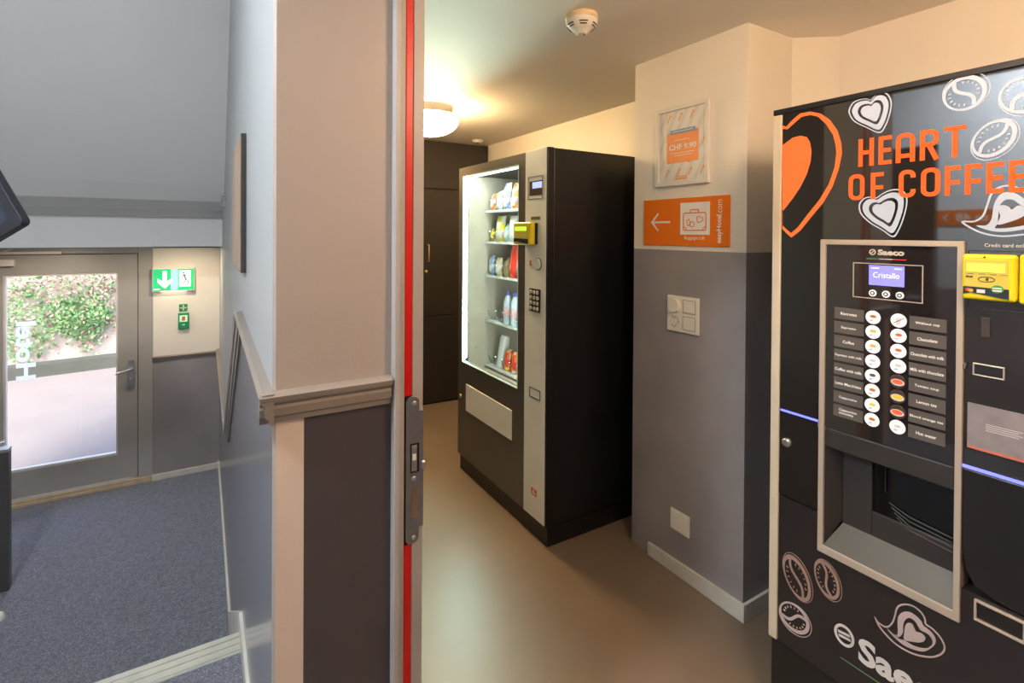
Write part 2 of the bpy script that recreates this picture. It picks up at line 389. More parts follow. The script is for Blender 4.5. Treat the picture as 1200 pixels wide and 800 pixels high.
# ------------------------------------------------------------------ doorway frame with red seal and strike plate
RED = mat('red_seal', (.58,.004,.003), .35, var=.03)
df = sempty('door_2', (0,0,0), label='grey steel doorway frame with a red seal strip and strike plate')
G().box(.376, .390, 1.135, 1.20, 0, 2.12).box(.389, .4035, 1.146, 1.20, 0, 2.12).build('casing', FRAMEG, df, bevel=.002)
G().box(.4035, .426, 1.160, 1.22, 0, 2.12).build('rebate', DARKM, df)
G().box(.4245, .4515, 1.152, 1.31, 0, 2.12).build('frame_post', FRAMEG, df, bevel=.002)
G().box(.4062, .4245, 1.1535, 1.162, 1.056, 2.12).build('seal_strip', RED, df, bevel=.002)
G().box(.4062, .4245, 1.1535, 1.162, 0, .706).build('seal_strip', RED, df, bevel=.002)
G().box(.376, .4515, -.24, -.195, 0, 2.12).build('near_post', FRAMEG, df, bevel=.002)
G().box(.376, .4515, -.20, 1.16, 2.075, 2.12).build('frame_head', FRAMEG, df, bevel=.002)
def arc(cx, cz, r, a0, a1, n=8): return [(cx+r*math.cos(math.radians(a0+(a1-a0)*i/n)), cz+r*math.sin(math.radians(a0+(a1-a0)*i/n))) for i in range(n+1)]
PLATE = mat('strike_plate_metal', (.26,.27,.31), .35, metal=.75, var=.08, vscale=30)
pts = arc(.4235,.7225,.0155,180,270)+arc(.4275,.7225,.0135,270,360)+[(.441,.745),(.4515,.745),(.4515,1.020),(.441,1.020)]+arc(.4275,1.041,.0135,0,90)+arc(.4235,1.041,.0155,90,180)
sp = G().slab(pts, 1.1475, 1.1525).build('strike_plate', PLATE, df, bevel=.0008)
for z in (1.040, .862, .722): G().lathe([(.0055,0),(.0055,-.0012),(.003,-.0018)], 14, (.428,1.1475,z), 'y').build('screw', STEEL, sp)
G().box(.4185, .4405, 1.1468, 1.149, .876, .945).build('latch_pocket', BLACKP, sp)
G().box(.4215, .4345, 1.1452, 1.1475, .880, .941).build('latch_keeper', STEEL, sp, bevel=.001)
G().box(.4235, .4325, 1.1445, 1.1475, .905, .921).build('latch_block', WHITEP, sp, bevel=.001)
G().box(.4225, .4355, 1.1468, 1.149, .770, .842).build('bolt_hole', mat('bare_wood_dark',(.16,.10,.06),.7), sp)
G().box(.4445, .4535, 1.138, 1.1475, .883, .900).build('latch_lip', STEEL, sp, bevel=.002)

# ------------------------------------------------------------------ entrance door and what lies outside
d1 = sempty('door_1', (0,4.95,0), label='grey entrance door with a tall glass pane')
G().box(-.428, -.334, -.005, .16, LF, 1.325).box(-1.43, -1.335, -.005, .16, LF, 1.325).box(-1.335, -.428, -.005, .16, 1.272, 1.325).box(-1.335, -.428, .062, .12, 1.235, 1.272).box(-.460, -.428, .062, .12, LF, 1.235).box(-1.335, -1.300, .062, .12, LF, 1.235).build('door_frame', DOORG, d1, bevel=.003)
G().ring([(-1.33,-.478),(-.432,-.478),(-.432,1.266),(-1.33,1.266)], [(-1.205,-.285),(-.556,-.285),(-.556,1.124),(-1.205,1.124)], .004, .06).build('door_leaf', DOORG, d1, bevel=.003)
BEAD = mat('pale_glazing_bead', (.66,.64,.60), .4)
G().rrect(-1.207, -.554, -.287, 1.126, .014, .010, .05).build('glazing_bead', BEAD, d1)
pane = G().box(-1.195, -.566, .030, .036, -.275, 1.114).build('glass_pane', glass('door_glass'), d1)
lettering('hotel_lettering', 'Hotel', film('white_vinyl_film', (.96,.96,.96)), pane, -1.145, -1.036, .362, .785, .028, bold=.035, turn=2)
WOODT = mat('worn_oak_threshold', (.50,.40,.27), .55, var=.15, vscale=14)
G().box(-1.42, -.338, -.02, .16, LF, -.515).box(-1.42, -.338, -.012, .10, -.515, -.495).build('threshold', WOODT, d1, bevel=.004)
hp = G().slab(arc(-.472,.425,.021,0,180)+arc(-.472,.240,.021,180,360), -.008, .006).build('handle_plate', STEEL, d1, bevel=.002)
G().tube([(-.468,-.005,.375),(-.468,-.045,.375),(-.480,-.055,.373),(-.565,-.055,.352)], .0085, 10).build('lever', STEEL, hp)
G().lathe([(.014,0),(.014,-.014),(.009,-.018)], 16, (-.470,-.008,.290), 'y').build('thumb_turn', STEEL, hp)
G().lathe([(.009,0),(.009,-.008)], 14, (-.470,-.008,.240), 'y').build('key_cylinder', STEEL, hp)
CLO = mat('ivory_door_closer', (.72,.66,.58), .4)
dc = G().box(-1.33, -1.138, -.045, .004, 1.190, 1.238).build('door_closer', CLO, d1, bevel=.004)
G().box(-1.32, -.885, -.022, -.004, 1.272, 1.292).build('closer_track', CLO, dc, bevel=.002)
g = G(); g.add([(-1.30,-.032,1.252),(-1.28,-.032,1.252),(-1.14,-.032,1.312),(-1.16,-.032,1.312),(-1.30,-.026,1.252),(-1.28,-.026,1.252),(-1.14,-.026,1.312),(-1.16,-.026,1.312)],
  [(0,1,2,3),(4,7,6,5),(0,4,5,1),(1,5,6,2),(2,6,7,3),(3,7,4,0)]); g.build('closer_arm', CLO, dc)

CONC = mat('bright_concrete', (.155,.138,.130), .8, var=.05, vscale=2)
struct(G().box(-9, 6, 5.15, 14, -.8, -.60).build('floor_outside', CONC), 'bright concrete yard outside the entrance')
kerb = G().box(-6, 6, 0, .25, 0, .17).build('kerb', mat('grey_green_kerb_stone', (.04,.046,.036), .8, var=.2, vscale=3))
kerb.location = (-1.7, 9.55, -.60); kerb.rotation_euler = (0,0,math.radians(9)); tag(kerb, 'low grey kerb seen through the entrance door glass', 'kerb')
wv = G().box(-7, 7, 0, .3, 0, 2.3).build('wall_yard', mat('white_render', (.30,.268,.25), .8, var=.05, vscale=1.5, bump=.4, bscale=20))
wv.location = (-1.7, 10.6, -.60); wv.rotation_euler = (0,0,math.radians(9)); struct(wv, 'white rendered wall across the yard')
LG = mat('ivy_leaf_green', (.055,.15,.04), .5, var=.4, vscale=3); LB = mat('ivy_stem_brown', (.21,.15,.12), .7, var=.3, vscale=3); LL = mat('ivy_leaf_pale', (.13,.21,.09), .5, var=.4, vscale=3)
rnd = random.Random(5); g = G()
for cx, cz, rx, rz, n, mix in ((.05,.70,.33,.30,1500,(.6,.9)), (.12,.30,.10,.16,130,(.3,.6)), (-.62,.62,.36,.55,900,(.5,.8)), (-.10,1.22,.80,.20,750,(.25,.42)), (.35,1.05,.25,.25,200,(.1,.3)), (.66,.52,.26,.16,170,(.3,.5))):
    for i in range(n):
        a = rnd.uniform(0, 2*PI); r = math.sqrt(rnd.random())
        x = cx + rx*r*math.cos(a) + rnd.gauss(0, .08); z = cz + rz*r*math.sin(a) + rnd.gauss(0, .08)
        y = -.05 - .30*rnd.random()*(1-r*.6); s_ = rnd.uniform(.014, .036)
        t = rnd.uniform(0, 2*PI); e1 = Vector((math.cos(t), rnd.uniform(-.5,.5), math.sin(t)))*s_; e2 = Vector((-math.sin(t), rnd.uniform(-.5,.5), math.cos(t)))*s_*.6
        c = Vector((x, y, z)); u_ = rnd.random()
        g.add([c-e1, c-e2*.9, c+e1, c+e2*.9], [(0,1,2,3)], 0 if u_ < mix[0] else (1 if u_ < mix[1] else 2))
o = g.build('ivy', [LG, LL, LB]); o.location = (-1.7, 10.6, -.60); o.rotation_euler = (0,0,math.radians(9))
tag(o, 'green and brown ivy leaves hanging over the white yard wall outside', 'ivy'); o['kind'] = 'stuff'

# ------------------------------------------------------------------ black closet on the back wall
CLOS = mat('black_brown_laminate', (.022,.018,.016), .38, var=.12, vscale=6, bump=.06, bscale=200)
GOLD = mat('pale_brass', (.72,.56,.30), .3, metal=.85, var=.05)
cl = thing('built_in_closet', 'black built-in closet across the back wall behind the vending machine', 'closet', (0, 4.03, 0))
G().box(.45, 2.185, .022, .045, .0, 2.222).build('carcass', BLACKP, cl)
for x0, x1 in ((.455, 1.560), (1.566, 2.183)):
    G().box(x0, x1, 0, .022, 1.817, 2.218).build('top_panel', CLOS, cl, bevel=.004)
    dr = G().box(x0, x1, 0, .022, .745, 1.811).build('door', CLOS, cl, bevel=.003)
    G().box(x0, x1, 0, .022, .012, .739).build('lower_door', CLOS, cl, bevel=.003)
    hx = x0+.050 if x0 > 1 else x1-.050
    G().tube([(hx,.002,1.345),(hx,-.026,1.345),(hx,-.026,1.205),(hx,.002,1.205)], .006, 8).build('handle', GOLD, dr)
    G().lathe([(.012,0),(.012,-.010),(.006,-.013)], 16, (hx-.015,0,1.122), 'y').build('lock', GOLD, dr)

# ------------------------------------------------------------------ ceiling lamp
WARM = (1.0, .66, .30)
def dome_lamp(loc, label, power, color, r=.178, estr=9., ecol=(1.,.68,.34), globe=False):
    t = thing('ceiling_lamp', label, 'lamp', loc, group=None)
    G().lathe([(r*.80,0),(r*.80,-.030),(r*.90,-.048),(r*.95,-.056)], 48).build('base_ring', mat('lamp_base_white', (.7,.66,.58), .4), t)
    pr = [(r*.95,-.056),(r,-.066),(r,-.082)] + [(r*math.cos(a), -.082-.098*math.sin(a)) for a in [PI/2*i/9 for i in range(1,9)]] + [(.004,-.180)]
    if globe: pr = [(.12*math.sin(a)+.004, -.17+.12*math.cos(a)) for a in [math.radians(24+155*i/16) for i in range(17)]]
    G().lathe(pr, 48).build('glass_dome', mat('lamp_glass_%s' % label[:6], (.9,.85,.75), .3, emit=ecol, estr=estr), t)
    l = lamp_light('ceiling_lamp_light', (loc[0], loc[1], loc[2]-(.31 if globe else .195)), power, color, .26)
    return t
dome_lamp((1.215, 3.01, CH), 'round glowing ceiling lamp in front of the black closet', 3, WARM, estr=92.)

# ------------------------------------------------------------------ smoke detector and little sensor
DET = mat('ivory_detector_plastic', (.82,.78,.70), .4, var=.02)
t = thing('smoke_detector', 'round ivory smoke detector on the vending room ceiling', 'smoke detector', (1.168, 1.455, CH))
G().lathe([(.056,0),(.058,-.006),(.058,-.016),(.054,-.018)], 40).build('base', mat('yellowed_detector_base', (.74,.60,.36), .45), t)
G().lathe([(.054,-.018),(.0565,-.022),(.056,-.032),(.044,-.046),(.034,-.055),(.024,-.058),(.022,-.066),(.014,-.069)], 40).build('housing', DET, t)
for i in range(6):
    for r, z, w in ((.0515,-.0385,.30), (.0455,-.0455,.26)):
        a0 = i*PI/3 + math.atan2(-.86,-.52); g = G(); p = []
        for k in range(7):
            a = a0 - w + 2*w*k/6; p.append((r*math.cos(a), r*math.sin(a), z))
        g.tube(p, .0021, 6).build('vent_slot', BLACKP, t)
G().lathe([(.004,-.068),(.004,-.072)], 10, (.008,-.006,0)).build('indicator', mat('amber_led', (.5,.2,.05), .3), t)
t = thing('ceiling_sensor', 'small white sensor on the ceiling near the closet corner', 'sensor', (1.99, 3.86, CH))
G().lathe([(.045,0),(.045,-.008),(.03,-.018),(.01,-.020)], 24).build('housing', WHITEP, t)
G().lathe([(.012,-.018),(.010,-.028),(.004,-.031)], 16).build('lens', CLOS, t)

# ------------------------------------------------------------------ snack vending machine
R90 = -PI/2                         # local x runs along the front (to the right), local y into the machine
VB = mat('black_powder_coat', (.007,.007,.008), .36, var=.15, vscale=40, bump=.10, bscale=500)
VF = mat('dark_bronze_front', (.085,.075,.062), .28, var=.06, vscale=6)
VS = mat('champagne_metal_panel', (.86,.85,.78), .38, metal=.05, var=.05, vscale=5)
VIN = mat('grey_beige_interior', (.52,.46,.37), .35, var=.05)
TRAYM = mat('white_wire_tray', (.75,.78,.78), .35, var=.04)
WIRE = mat('steel_wire', (.72,.74,.75), .25, metal=.9)
vm = thing('vending_machine', 'tall black snack vending machine with a lit glass front', 'vending machine', (1.346, 2.855, 0), R90)
Wd = .945
G().box(.008, Wd-.004, .012, .83, 0, .090).build('plinth', VB, vm, bevel=.004)
body = G().box(0, .040, .034, .84, .096, 1.836).box(.72, Wd, .034, .84, .096, 1.836).box(.04, .72, .64, .84, .096, 1.836).box(.04, .72, .034, .64, 1.792, 1.836).box(.04, .72, .034, .64, .096, .600)
body.build('cabinet', VB, vm, bevel=.003)
# interior lining
G().box(.040, .046, .045, .635, .60, 1.790).build('inner_side_panel', VIN, vm)
G().box(.712, .718, .045, .635, .60, 1.790).build('inner_side_panel', VIN, vm)
G().box(.046, .712, .63, .636, .60, 1.790).build('inner_back_panel', mat('dark_grey_interior_back', (.16,.15,.15), .4), vm)
G().box(.046, .712, .045, .635, .600, .612).build('inner_floor', VIN, vm)
for z in (.74,.92,1.10,1.30,1.48,1.66):
    G().lathe([(.006,0),(.006,.006)], 10, (.046,.10,z), 'x').build('screw', STEEL, vm)
# door
gl = [(.060,.668),(.690,.668),(.690,1.782),(.060,1.782)]
G().ring([(0,.096),(.758,.096),(.758,1.836),(0,1.836)], gl, 0, .034).build('door', VF, vm, bevel=.002)
G().rrect(.058, .692, .666, 1.784, .004, -.002, .012).build('glass_trim', mat('aqua_glass_edge', (.62,.80,.76), .25), vm)
G().box(.062, .688, .010, .016, .670, 1.780).build('glass_pane', glass('vending_glass', (.97,1,.99)), vm)
co = G().box(.758, .934, -.004, .034, .098, 1.838).build('control_column', VS, vm, bevel=.003)
G().box(.934, Wd, -.002, .034, .096, 1.838).build('door_edge', VB, vm, bevel=.002)
G().slab([(.114,.548),(.640,.545),(.640,.390),(.114,.387)], -.004, .01).build('delivery_flap', VS, vm, bevel=.004)
lk = G().lathe([(.011,0),(.011,-.006),(.007,-.008)], 16, (.040,0,.455), 'y').build('door_lock', GOLD, vm)
G().box(.036, .044, -.009, -.006, .443, .470).build('lock_key', GOLD, lk)
# column fittings
G().rrect(.785, .909, 1.604, 1.712, .003, -.0065, -.003).build('display_bezel', mat('champagne_dark_line', (.25,.24,.20), .4), co)
G().box(.800, .905, -.006, -.003, 1.622, 1.690).build('display_window', mat('brown_display_glass', (.10,.065,.04), .15), co)
G().box(.826, .904, -.0075, -.005, 1.655, 1.684).build('display_screen', mat('blue_lcd', (.2,.25,.6), .3, emit=(.42,.52,1.), estr=1.2), co)
G().box(.814, .887, -.006, -.003, 1.507, 1.522).build('coin_slot', mat('slot_brown', (.13,.11,.08), .4), co)
G().box(.802, .817, -.007, -.003, 1.288, 1.314).build('return_lever', mat('orange_light', (.6,.25,.05), .4), co, bevel=.002)
cr = G().lathe([(.026,0),(.026,-.006),(.022,-.010)], 24, (.875,-.003,1.300), 'y').build('return_button', VS, co)
G().lathe([(.0285,0),(.0285,-.004)], 24, (.875,-.003,1.300), 'y').build('button_ring', BLACKP, co)
kp = G().box(.808, .896, -.009, -.003, 1.074, 1.182).build('keypad', BLACKP, co)
KEYM = mat('grey_key', (.45,.43,.38), .4)
key0 = None
for r in range(4):
    for c in range(3):
        L_ = (.825+.0275*c, -.0095, 1.166-.0255*r)
        if key0 is None: key0 = G().lathe([(.0095,0),(.0095,-.004),(.007,-.006)], 12, (0,0,0), 'y').build('key', KEYM, co, loc=L_)
        else: dup(key0, co, L_)
G().rrect(.808, .899, .665, .711, .003, -.006, -.003).build('hatch_seam', BLACKP, co)
G().box(.812, .895, -.0045, -.003, .669, .707).build('hatch', VS, co)
st_ = G().box(.829, .874, -.0052, -.003, .207, .237).build('sticker', mat('red_sticker', (.80,.08,.02), .4), co)
G().box(.836, .867, -.0056, -.005, .214, .221).box(.842, .856, -.0056, -.005, .224, .233).build('sticker_print', PAPER, st_)
YEL = mat('yellow_terminal_plastic', (.80,.66,.01), .35, var=.03)
YELD = mat('ochre_terminal_panel', (.62,.52,.08), .35, var=.03)
LCDY = mat('lime_lcd', (.6,.8,.1), .3, emit=(.62,.95,.05), estr=.85)
DKB = mat('dark_blue_panel', (.02,.025,.04), .3)
def terminal(parent, x0, x1, z0, z1, yb, dep, big):
    w, h = x1-x0, z1-z0
    G().box(x0+w*.18, x1-w*.02, yb-dep*.35, yb, z0+h*.04, z1-h*.04).build('terminal_mount', BLACKP, parent)
    t = G().box(x0, x1, yb-dep, yb-dep*.35, z0, z1).build('payment_terminal', YEL, parent, bevel=h*.07, seg=3)
    y = yb-dep
    X_ = lambda a: x0+w*a; Z_ = lambda b: z0+h*b
    G().box(X_(.07), X_(.86), y-.0012, y+.001, Z_(.26), Z_(.88)).build('face_panel', YELD, t)
    G().box(X_(.12), X_(.80), y-.0024, y, Z_(.62), Z_(.80)).build('screen', LCDY, t)
    G().slab([(X_(.05),Z_(.12)),(X_(.20),Z_(.16)),(X_(.70),Z_(.08)),(X_(.88),Z_(.06)),(X_(.88),Z_(.27)),(X_(.05),Z_(.29))], y-.002, y+.001).build('card_panel', DKB, t)
    if big:
        G().slab(circ(X_(.145),Z_(.215),w*.05,16,h*.035), y-.003, y-.0015).build('card_mark', mat('red_mark',(.75,.05,.04),.4), t)
        G().slab(circ(X_(.195),Z_(.205),w*.05,16,h*.035), y-.0032, y-.0017).build('card_mark', mat('orange_mark',(.9,.40,.05),.4), t)
        pl = G().box(X_(.31), X_(.46), y-.003, y-.0015, Z_(.16), Z_(.235)).build('card_mark', PAPER, t)
        G().slab(circ(X_(.68),Z_(.265),w*.11,20,h*.085), y-.0034, y-.0015).build('round_badge', mat('green_badge',(.05,.30,.10),.4), t)
        G().box(X_(.60), X_(.76), y-.0042, y-.003, Z_(.215), Z_(.245)).box(X_(.60), X_(.76), y-.0042, y-.003, Z_(.27), Z_(.295)).build('badge_stripe', PAPER, t)
        G().stroke(circ(X_(.48),Z_(.46),w*.15,24,h*.055), .0009, y-.0022, y-.001, True).build('contactless_oval', BLACKP, t)
        g = G()
        for k in range(3): g.stroke(arc(X_(.455), Z_(.46), .0016+.0018*k, -45, 45, 5), .0009, y-.0022, y-.001)
        g.build('contactless_waves', BLACKP, t)
        for a in (.18,.40,.60,.80): G().box(X_(a-.06), X_(a+.06), y-.0022, y-.001, Z_(.565), Z_(.580)).build('soft_key_mark', mat('grey_mark',(.25,.22,.12),.5), t)
        G().box(X_(.10), X_(.16), y-.0022, y-.001, Z_(.49), Z_(.52)).box(X_(.17), X_(.23), y-.0022, y-.001, Z_(.49), Z_(.52)).build('coin_mark', BLACKP, t)
        G().slab(circ(X_(.44),Z_(.94),w*.02,12), y-.002, y+.001).build('sensor_eye', BLACKP, t)
    return t
terminal(vm, .722, .872, 1.388, 1.496, -.004, .045, False)

# light strips inside the glass front
LEDM = mat('cold_white_led_strip', (.9,1,.97), .3, emit=(.68,1.0,.92), estr=1150.)
G().box(.075, .690, .044, .070, 1.7845, 1.7885).build('led_strip', mat('cold_white_top_led', (.9,1,.97), .3, emit=(.85,1.0,.95), estr=75.), vm)
g = G(); g.add([(.0610,.017,.69),(.0610,.036,.69),(.0700,.021,.69),(.0610,.017,1.775),(.0610,.036,1.775),(.0700,.021,1.775)], [(0,1,4,3),(1,2,5,4),(0,2,1),(3,4,5)], 0)
g.add([(.0610,.017,.69),(.0700,.021,.69),(.0700,.021,1.775),(.0610,.017,1.775)], [(0,1,2,3)], 1)
g.build('edge_light_bar', [VS, LEDM], vm)

g = G(); g.add([(.7115,.046,.69),(.7115,.060,.69),(.700,.046,.69),(.7115,.046,1.775),(.7115,.060,1.775),(.700,.046,1.775)], [(0,1,4,3),(0,2,5,3),(0,2,1),(3,4,5)], 0)
g.add([(.700,.046,.69),(.7115,.060,.69),(.7115,.060,1.775),(.700,.046,1.775)], [(0,1,2,3)], 1)
g.build('inner_fill_light_bar', [VS, mat('cold_white_fill_led', (.9,1,.97), .3, emit=(.88,1.0,.95), estr=75.)], vm)  # bar hidden behind the frame, added to brighten the products
# trays, spirals, price tags
SH = [1.575, 1.385, 1.180, .905, .630]
def helix(r, turns, length, n=14):
    return [(r*math.cos(2*PI*k/n+PI/2), length*k/(turns*n), r*math.sin(2*PI*k/n+PI/2)) for k in range(int(turns*n)+1)]
sp0 = None; tag0 = None
for i, z in enumerate(SH):
    tr = G().box(.048, .710, .165, .60, z-.004, z).box(.048, .710, .157, .163, z-.006, z+.008).build('shelf_tray', TRAYM, vm)
    for k in range(8):
        x = .088+.081*k
        if sp0 is None: sp0 = G().tube(helix(.033, 3.5, .26), .0027, 5).build('spiral', WIRE, tr, loc=(x,.168,z+.037))
        else: dup(sp0, tr, (x, .168, z+.037))
        if tag0 is None: tag0 = G().box(-.013, .013, -.003, 0, -.007, .007).build('price_tag', PAPER, tr, loc=(x,.1565,z+.002), bevel=.002)
        else: dup(tag0, tr, (x, .1565, z+.002))

# products standing in the spirals
def bag(w, h, d, n=8, m=10):
    g = G(); vs = []
    for side in (-1, 1):
        for j in range(m+1):
            for i in range(n+1):
                a, b = i/n*2-1, j/m
                th = d/2*math.sqrt(max(0, 1-a*a))*min(1, 4*min(b, 1-b))**.6*(1-.25*b)
                cr = .003*math.sin(i*2.5) if b in (0,1) else 0
                vs.append((a*w/2*(1-.10*math.sin(PI*b)), side*th+cr, b*h))
    o = (n+1)*(m+1); fs = []
    for j in range(m):
        for i in range(n):
            p = j*(n+1)+i
            fs += [(p, p+1, p+n+2, p+n+1), (o+p, o+p+n+1, o+p+n+2, o+p+1)]
    return g.add(vs, fs, 0, True)
def product(kind, shelf, col, label, cols, w=.078, h=.13, d=.058, lean=0.):
    # the base point stands on the tray
    x = .088+.081*col; z = SH[shelf]
    wy = 2.855-x; wx = 1.346+.195
    if kind == 'bag':
        t = bag(w, h*1.1, d).build('snack_bag', bagmat('print_'+label.replace(' ','_')[:40], *cols, sc=26.))
        t.location = (wx, wy, z+.001); t.rotation_euler = (math.radians(random.uniform(-10,2)), 0, R90+random.uniform(-.25,.25))
        return tag(t, label, 'snack', 'snack bags in the vending machine')
    if kind == 'bottle':
        t = thing('water_bottle', label, 'bottle', (wx+.012, wy, z+.001), R90, 'water bottles in the vending machine')
        G().lathe([(.024,0),(.029,.006),(.029,.045),(.0275,.05),(.029,.055),(.029,.10),(.0275,.105),(.029,.115),(.027,.135),(.016,.160),(.0115,.168),(.0115,.178)], 20).build('body', BOTM, t)
        G().lathe([(.0293,.047),(.0296,.049),(.0296,.098),(.0293,.100)], 20).build('label_band', cols[0], t)
        G().lathe([(.014,.172),(.014,.190),(.012,.192)], 16).build('cap', cols[1], t)
        return t
    if kind == 'can':
        t = thing('drink_can', label, 'can', (wx+.010, wy, z+.001), R90, 'cans in the vending machine')
        t.rotation_euler = (math.radians(-lean), 0, R90)
        H_, R_ = h, w/2
        G().lathe([(R_*.78,0),(R_,.010),(R_,H_-.016),(R_*.80,H_-.004)], 22).build('body', cols[0], t)
        G().lathe([(R_*.83,H_-.006),(R_*.83,H_-.001),(R_*.74,H_-.001),(R_*.72,H_-.004)], 22).build('lid', STEEL, t)
        return t
BOTM = mat('clear_blue_pet', (.55,.66,.75), .12, spec=.7, var=.15, vscale=60)
PINK = mat('pink_label', (.70,.42,.46), .4, var=.3, vscale=60); PINK2 = mat('mauve_label', (.55,.45,.62), .4, var=.3, vscale=60)
CAPB = mat('blue_cap', (.09,.10,.42), .4); CAPP = mat('pink_cap', (.75,.25,.30), .4)
Wh, Or, Ye, Rd, Bl, Br, Tl, Gr = (.64,.64,.61), (.72,.22,.04), (.80,.62,.05), (.70,.05,.03), (.25,.32,.55), (.22,.15,.09), (.32,.55,.55), (.20,.45,.15)
product('bag',0,0,'small orange and white snack bag at the left end of the top shelf',(Wh,Or,Br),h=.105)
product('bag',0,1,'grey and white snack bag, second on the top shelf',(Wh,(.45,.48,.48),Wh),h=.110)
product('bag',0,2,'white and blue snack bag with an orange corner on the top shelf',(Wh,Bl,Or),h=.150,w=.081)
product('bag',0,3,'white bag with orange print right of the blue one on the top shelf',(Wh,Or,Wh),h=.150,w=.081)
product('bag',0,4,'green and white snack bag by the right window edge of the top shelf',(Wh,Gr,Or),h=.14)
product('bag',1,0,'small yellow snack bag at the left end of the second shelf',(Ye,Br,Wh),h=.085,w=.060)
product('bag',1,1,'white bag with a yellow top, second on the second shelf',(Wh,Ye,Ye),h=.148,w=.081)
product('bag',1,2,'teal and white snack bag in the middle of the second shelf',(Wh,Tl,Tl),h=.105)
product('bag',1,3,'tall white and teal bag right of the small teal one',(Wh,Wh,Tl),h=.145,w=.081)
product('bag',1,4,'white bag at the right window edge of the second shelf',(Wh,Wh,Bl),h=.14)
product('bag',2,0,'white and blue snack bag at the left end of the third shelf',(Wh,Bl,Wh),h=.115)
product('bag',2,1,'white and tan snack bag, second on the third shelf',(Wh,(.60,.45,.25),Wh),h=.105)
product('bag',2,2,'brown and olive snack bag, third on the third shelf',(Br,(.30,.26,.12),Br),h=.112)
product('bag',2,3,'tall red and yellow snack bag on the third shelf',(Rd,Rd,Ye),h=.178,w=.082)
product('bag',2,4,'teal and pink snack bag right of the red one',(Tl,Wh,(.7,.2,.3)),h=.11)
wb = [('blue capped water bottle left of all other bottles',PINK,CAPB),('blue capped water bottle, second from the left of its row',PINK,CAPB),('pink capped water bottle, third from the left of its row',PINK2,CAPP),('blue capped water bottle with mauve label at the right of its row',PINK2,CAPB)]
for k, (lb, a, b) in enumerate(wb): product('bottle',3,2+k,lb,(a,b))
WC = mat('matt_white_can', (.78,.77,.74), .45, var=.03); OC = bagmat('orange_red_can', Rd, Or, Wh, 30.); YC = bagmat('red_yellow_can', Rd, Or, Ye, 30.)
product('can',4,1,'tall plain white can leaning on the bottom shelf',(WC,),w=.060,h=.195,lean=10)
product('can',4,2,'red and yellow can right of the tall white can',(YC,),w=.058,h=.125,lean=10)
product('can',4,3,'orange red can with white print, second red can from the left',(OC,),w=.058,h=.125,lean=10)
product('can',4,4,'orange red can with white print, third red can from the left',(OC,),w=.058,h=.125,lean=10)

# ------------------------------------------------------------------ framed price poster on the pillar
def on_pillar(y): return (1.73, y, 0)
po = thing('framed_poster', 'white framed price poster on the cream pillar', 'poster', (1.73, 1.611, 0), R90)
FRW = mat('white_picture_frame', (.76,.73,.66), .4, var=.02)
G().rrect(0, .276, 1.649, 1.985, .018, -.018, -.001).build('frame', FRW, po, bevel=.002)
sh = G().box(.016, .260, -.010, -.004, 1.665, 1.969).build('print', mat('poster_paper', (.76,.74,.69), .5), po)
g = G(); gd = G()
def clip_band(a, w):         # diagonal stripes on the poster: from lower left to upper right
    pts = []
    for z, off in ((1.667,0),(1.967,.17)): pts.append((a+off, z))
    p = [(a,1.667),(a+w,1.667),(a+w+.17,1.967),(a+.17,1.967)]
    def cut(poly, xv, keep_gt):
        o = []
        for i in range(len(poly)):
            A, B = poly[i], poly[(i+1)%len(poly)]; ia = (A[0]-xv)*(1 if keep_gt else -1) >= 0; ib = (B[0]-xv)*(1 if keep_gt else -1) >= 0
            if ia: o.append(A)
            if ia != ib: t = (xv-A[0])/(B[0]-A[0]); o.append((xv, A[1]+(B[1]-A[1])*t))
        return o
    p = cut(p, .018, True)
    if len(p) >= 3: p = cut(p, .258, False)
    return p
for k in range(9):
    p = clip_band(-.17+.052*k, .018)
    if len(p) >= 3: g.slab(p, -.0104, -.0098)
g.build('stripe_print', mat('poster_grey_stripe', (.66,.65,.61), .5), sh)
g = G()
for k in range(7):
    for j in range(5):
        x = -.13+.060*k+.032*j; z = 1.69+.058*j
        if .028 < x < .235 and not (.055 < x < .23 and 1.73 < z < 1.885):
            g.slab([(x,z),(x+.006,z-.003),(x+.020,z+.022),(x+.014,z+.025)], -.0107, -.0101); g.slab(circ(x+.019,z+.026,.0065,8), -.0107, -.0101)
g.build('orange_print', mat('poster_pale_orange', (.80,.42,.20), .5), sh)
bx = G().slab([(.060,1.745),(.165,1.745),(.185,1.738),(.182,1.746),(.223,1.746),(.223,1.875),(.060,1.875)], -.0115, -.0100).build('price_panel', mat('poster_orange', (.84,.30,.09), .5), sh)
rb = G().box(.078, .208, -.0130, -.0112, 1.868, 1.885).build('ribbon', mat('poster_blue', (.20,.34,.55), .5), sh)
lettering('price_lettering', 'CHF 9.90', PAPER, sh, .072, .214, 1.799, 1.823, -.0119, bold=.03)
g = G().box(.098,.178,-.0119,-.0112,1.838,1.842).box(.080,.205,-.0119,-.0112,1.784,1.787).box(.095,.190,-.0119,-.0112,1.774,1.777).box(.090,.198,-.0133,-.0128,1.875,1.878)
g.build('fine_print', mat('poster_cream_print', (.82,.70,.55), .5), sh)
bk = G().box(.108, .166, -.0115, -.0100, 1.675, 1.689).build('brand_block', MATS['poster_orange'], sh)
lettering('brand_lettering', 'easyHotel', PAPER, sh, .112, .162, 1.678, 1.687, -.0119, bold=.02)

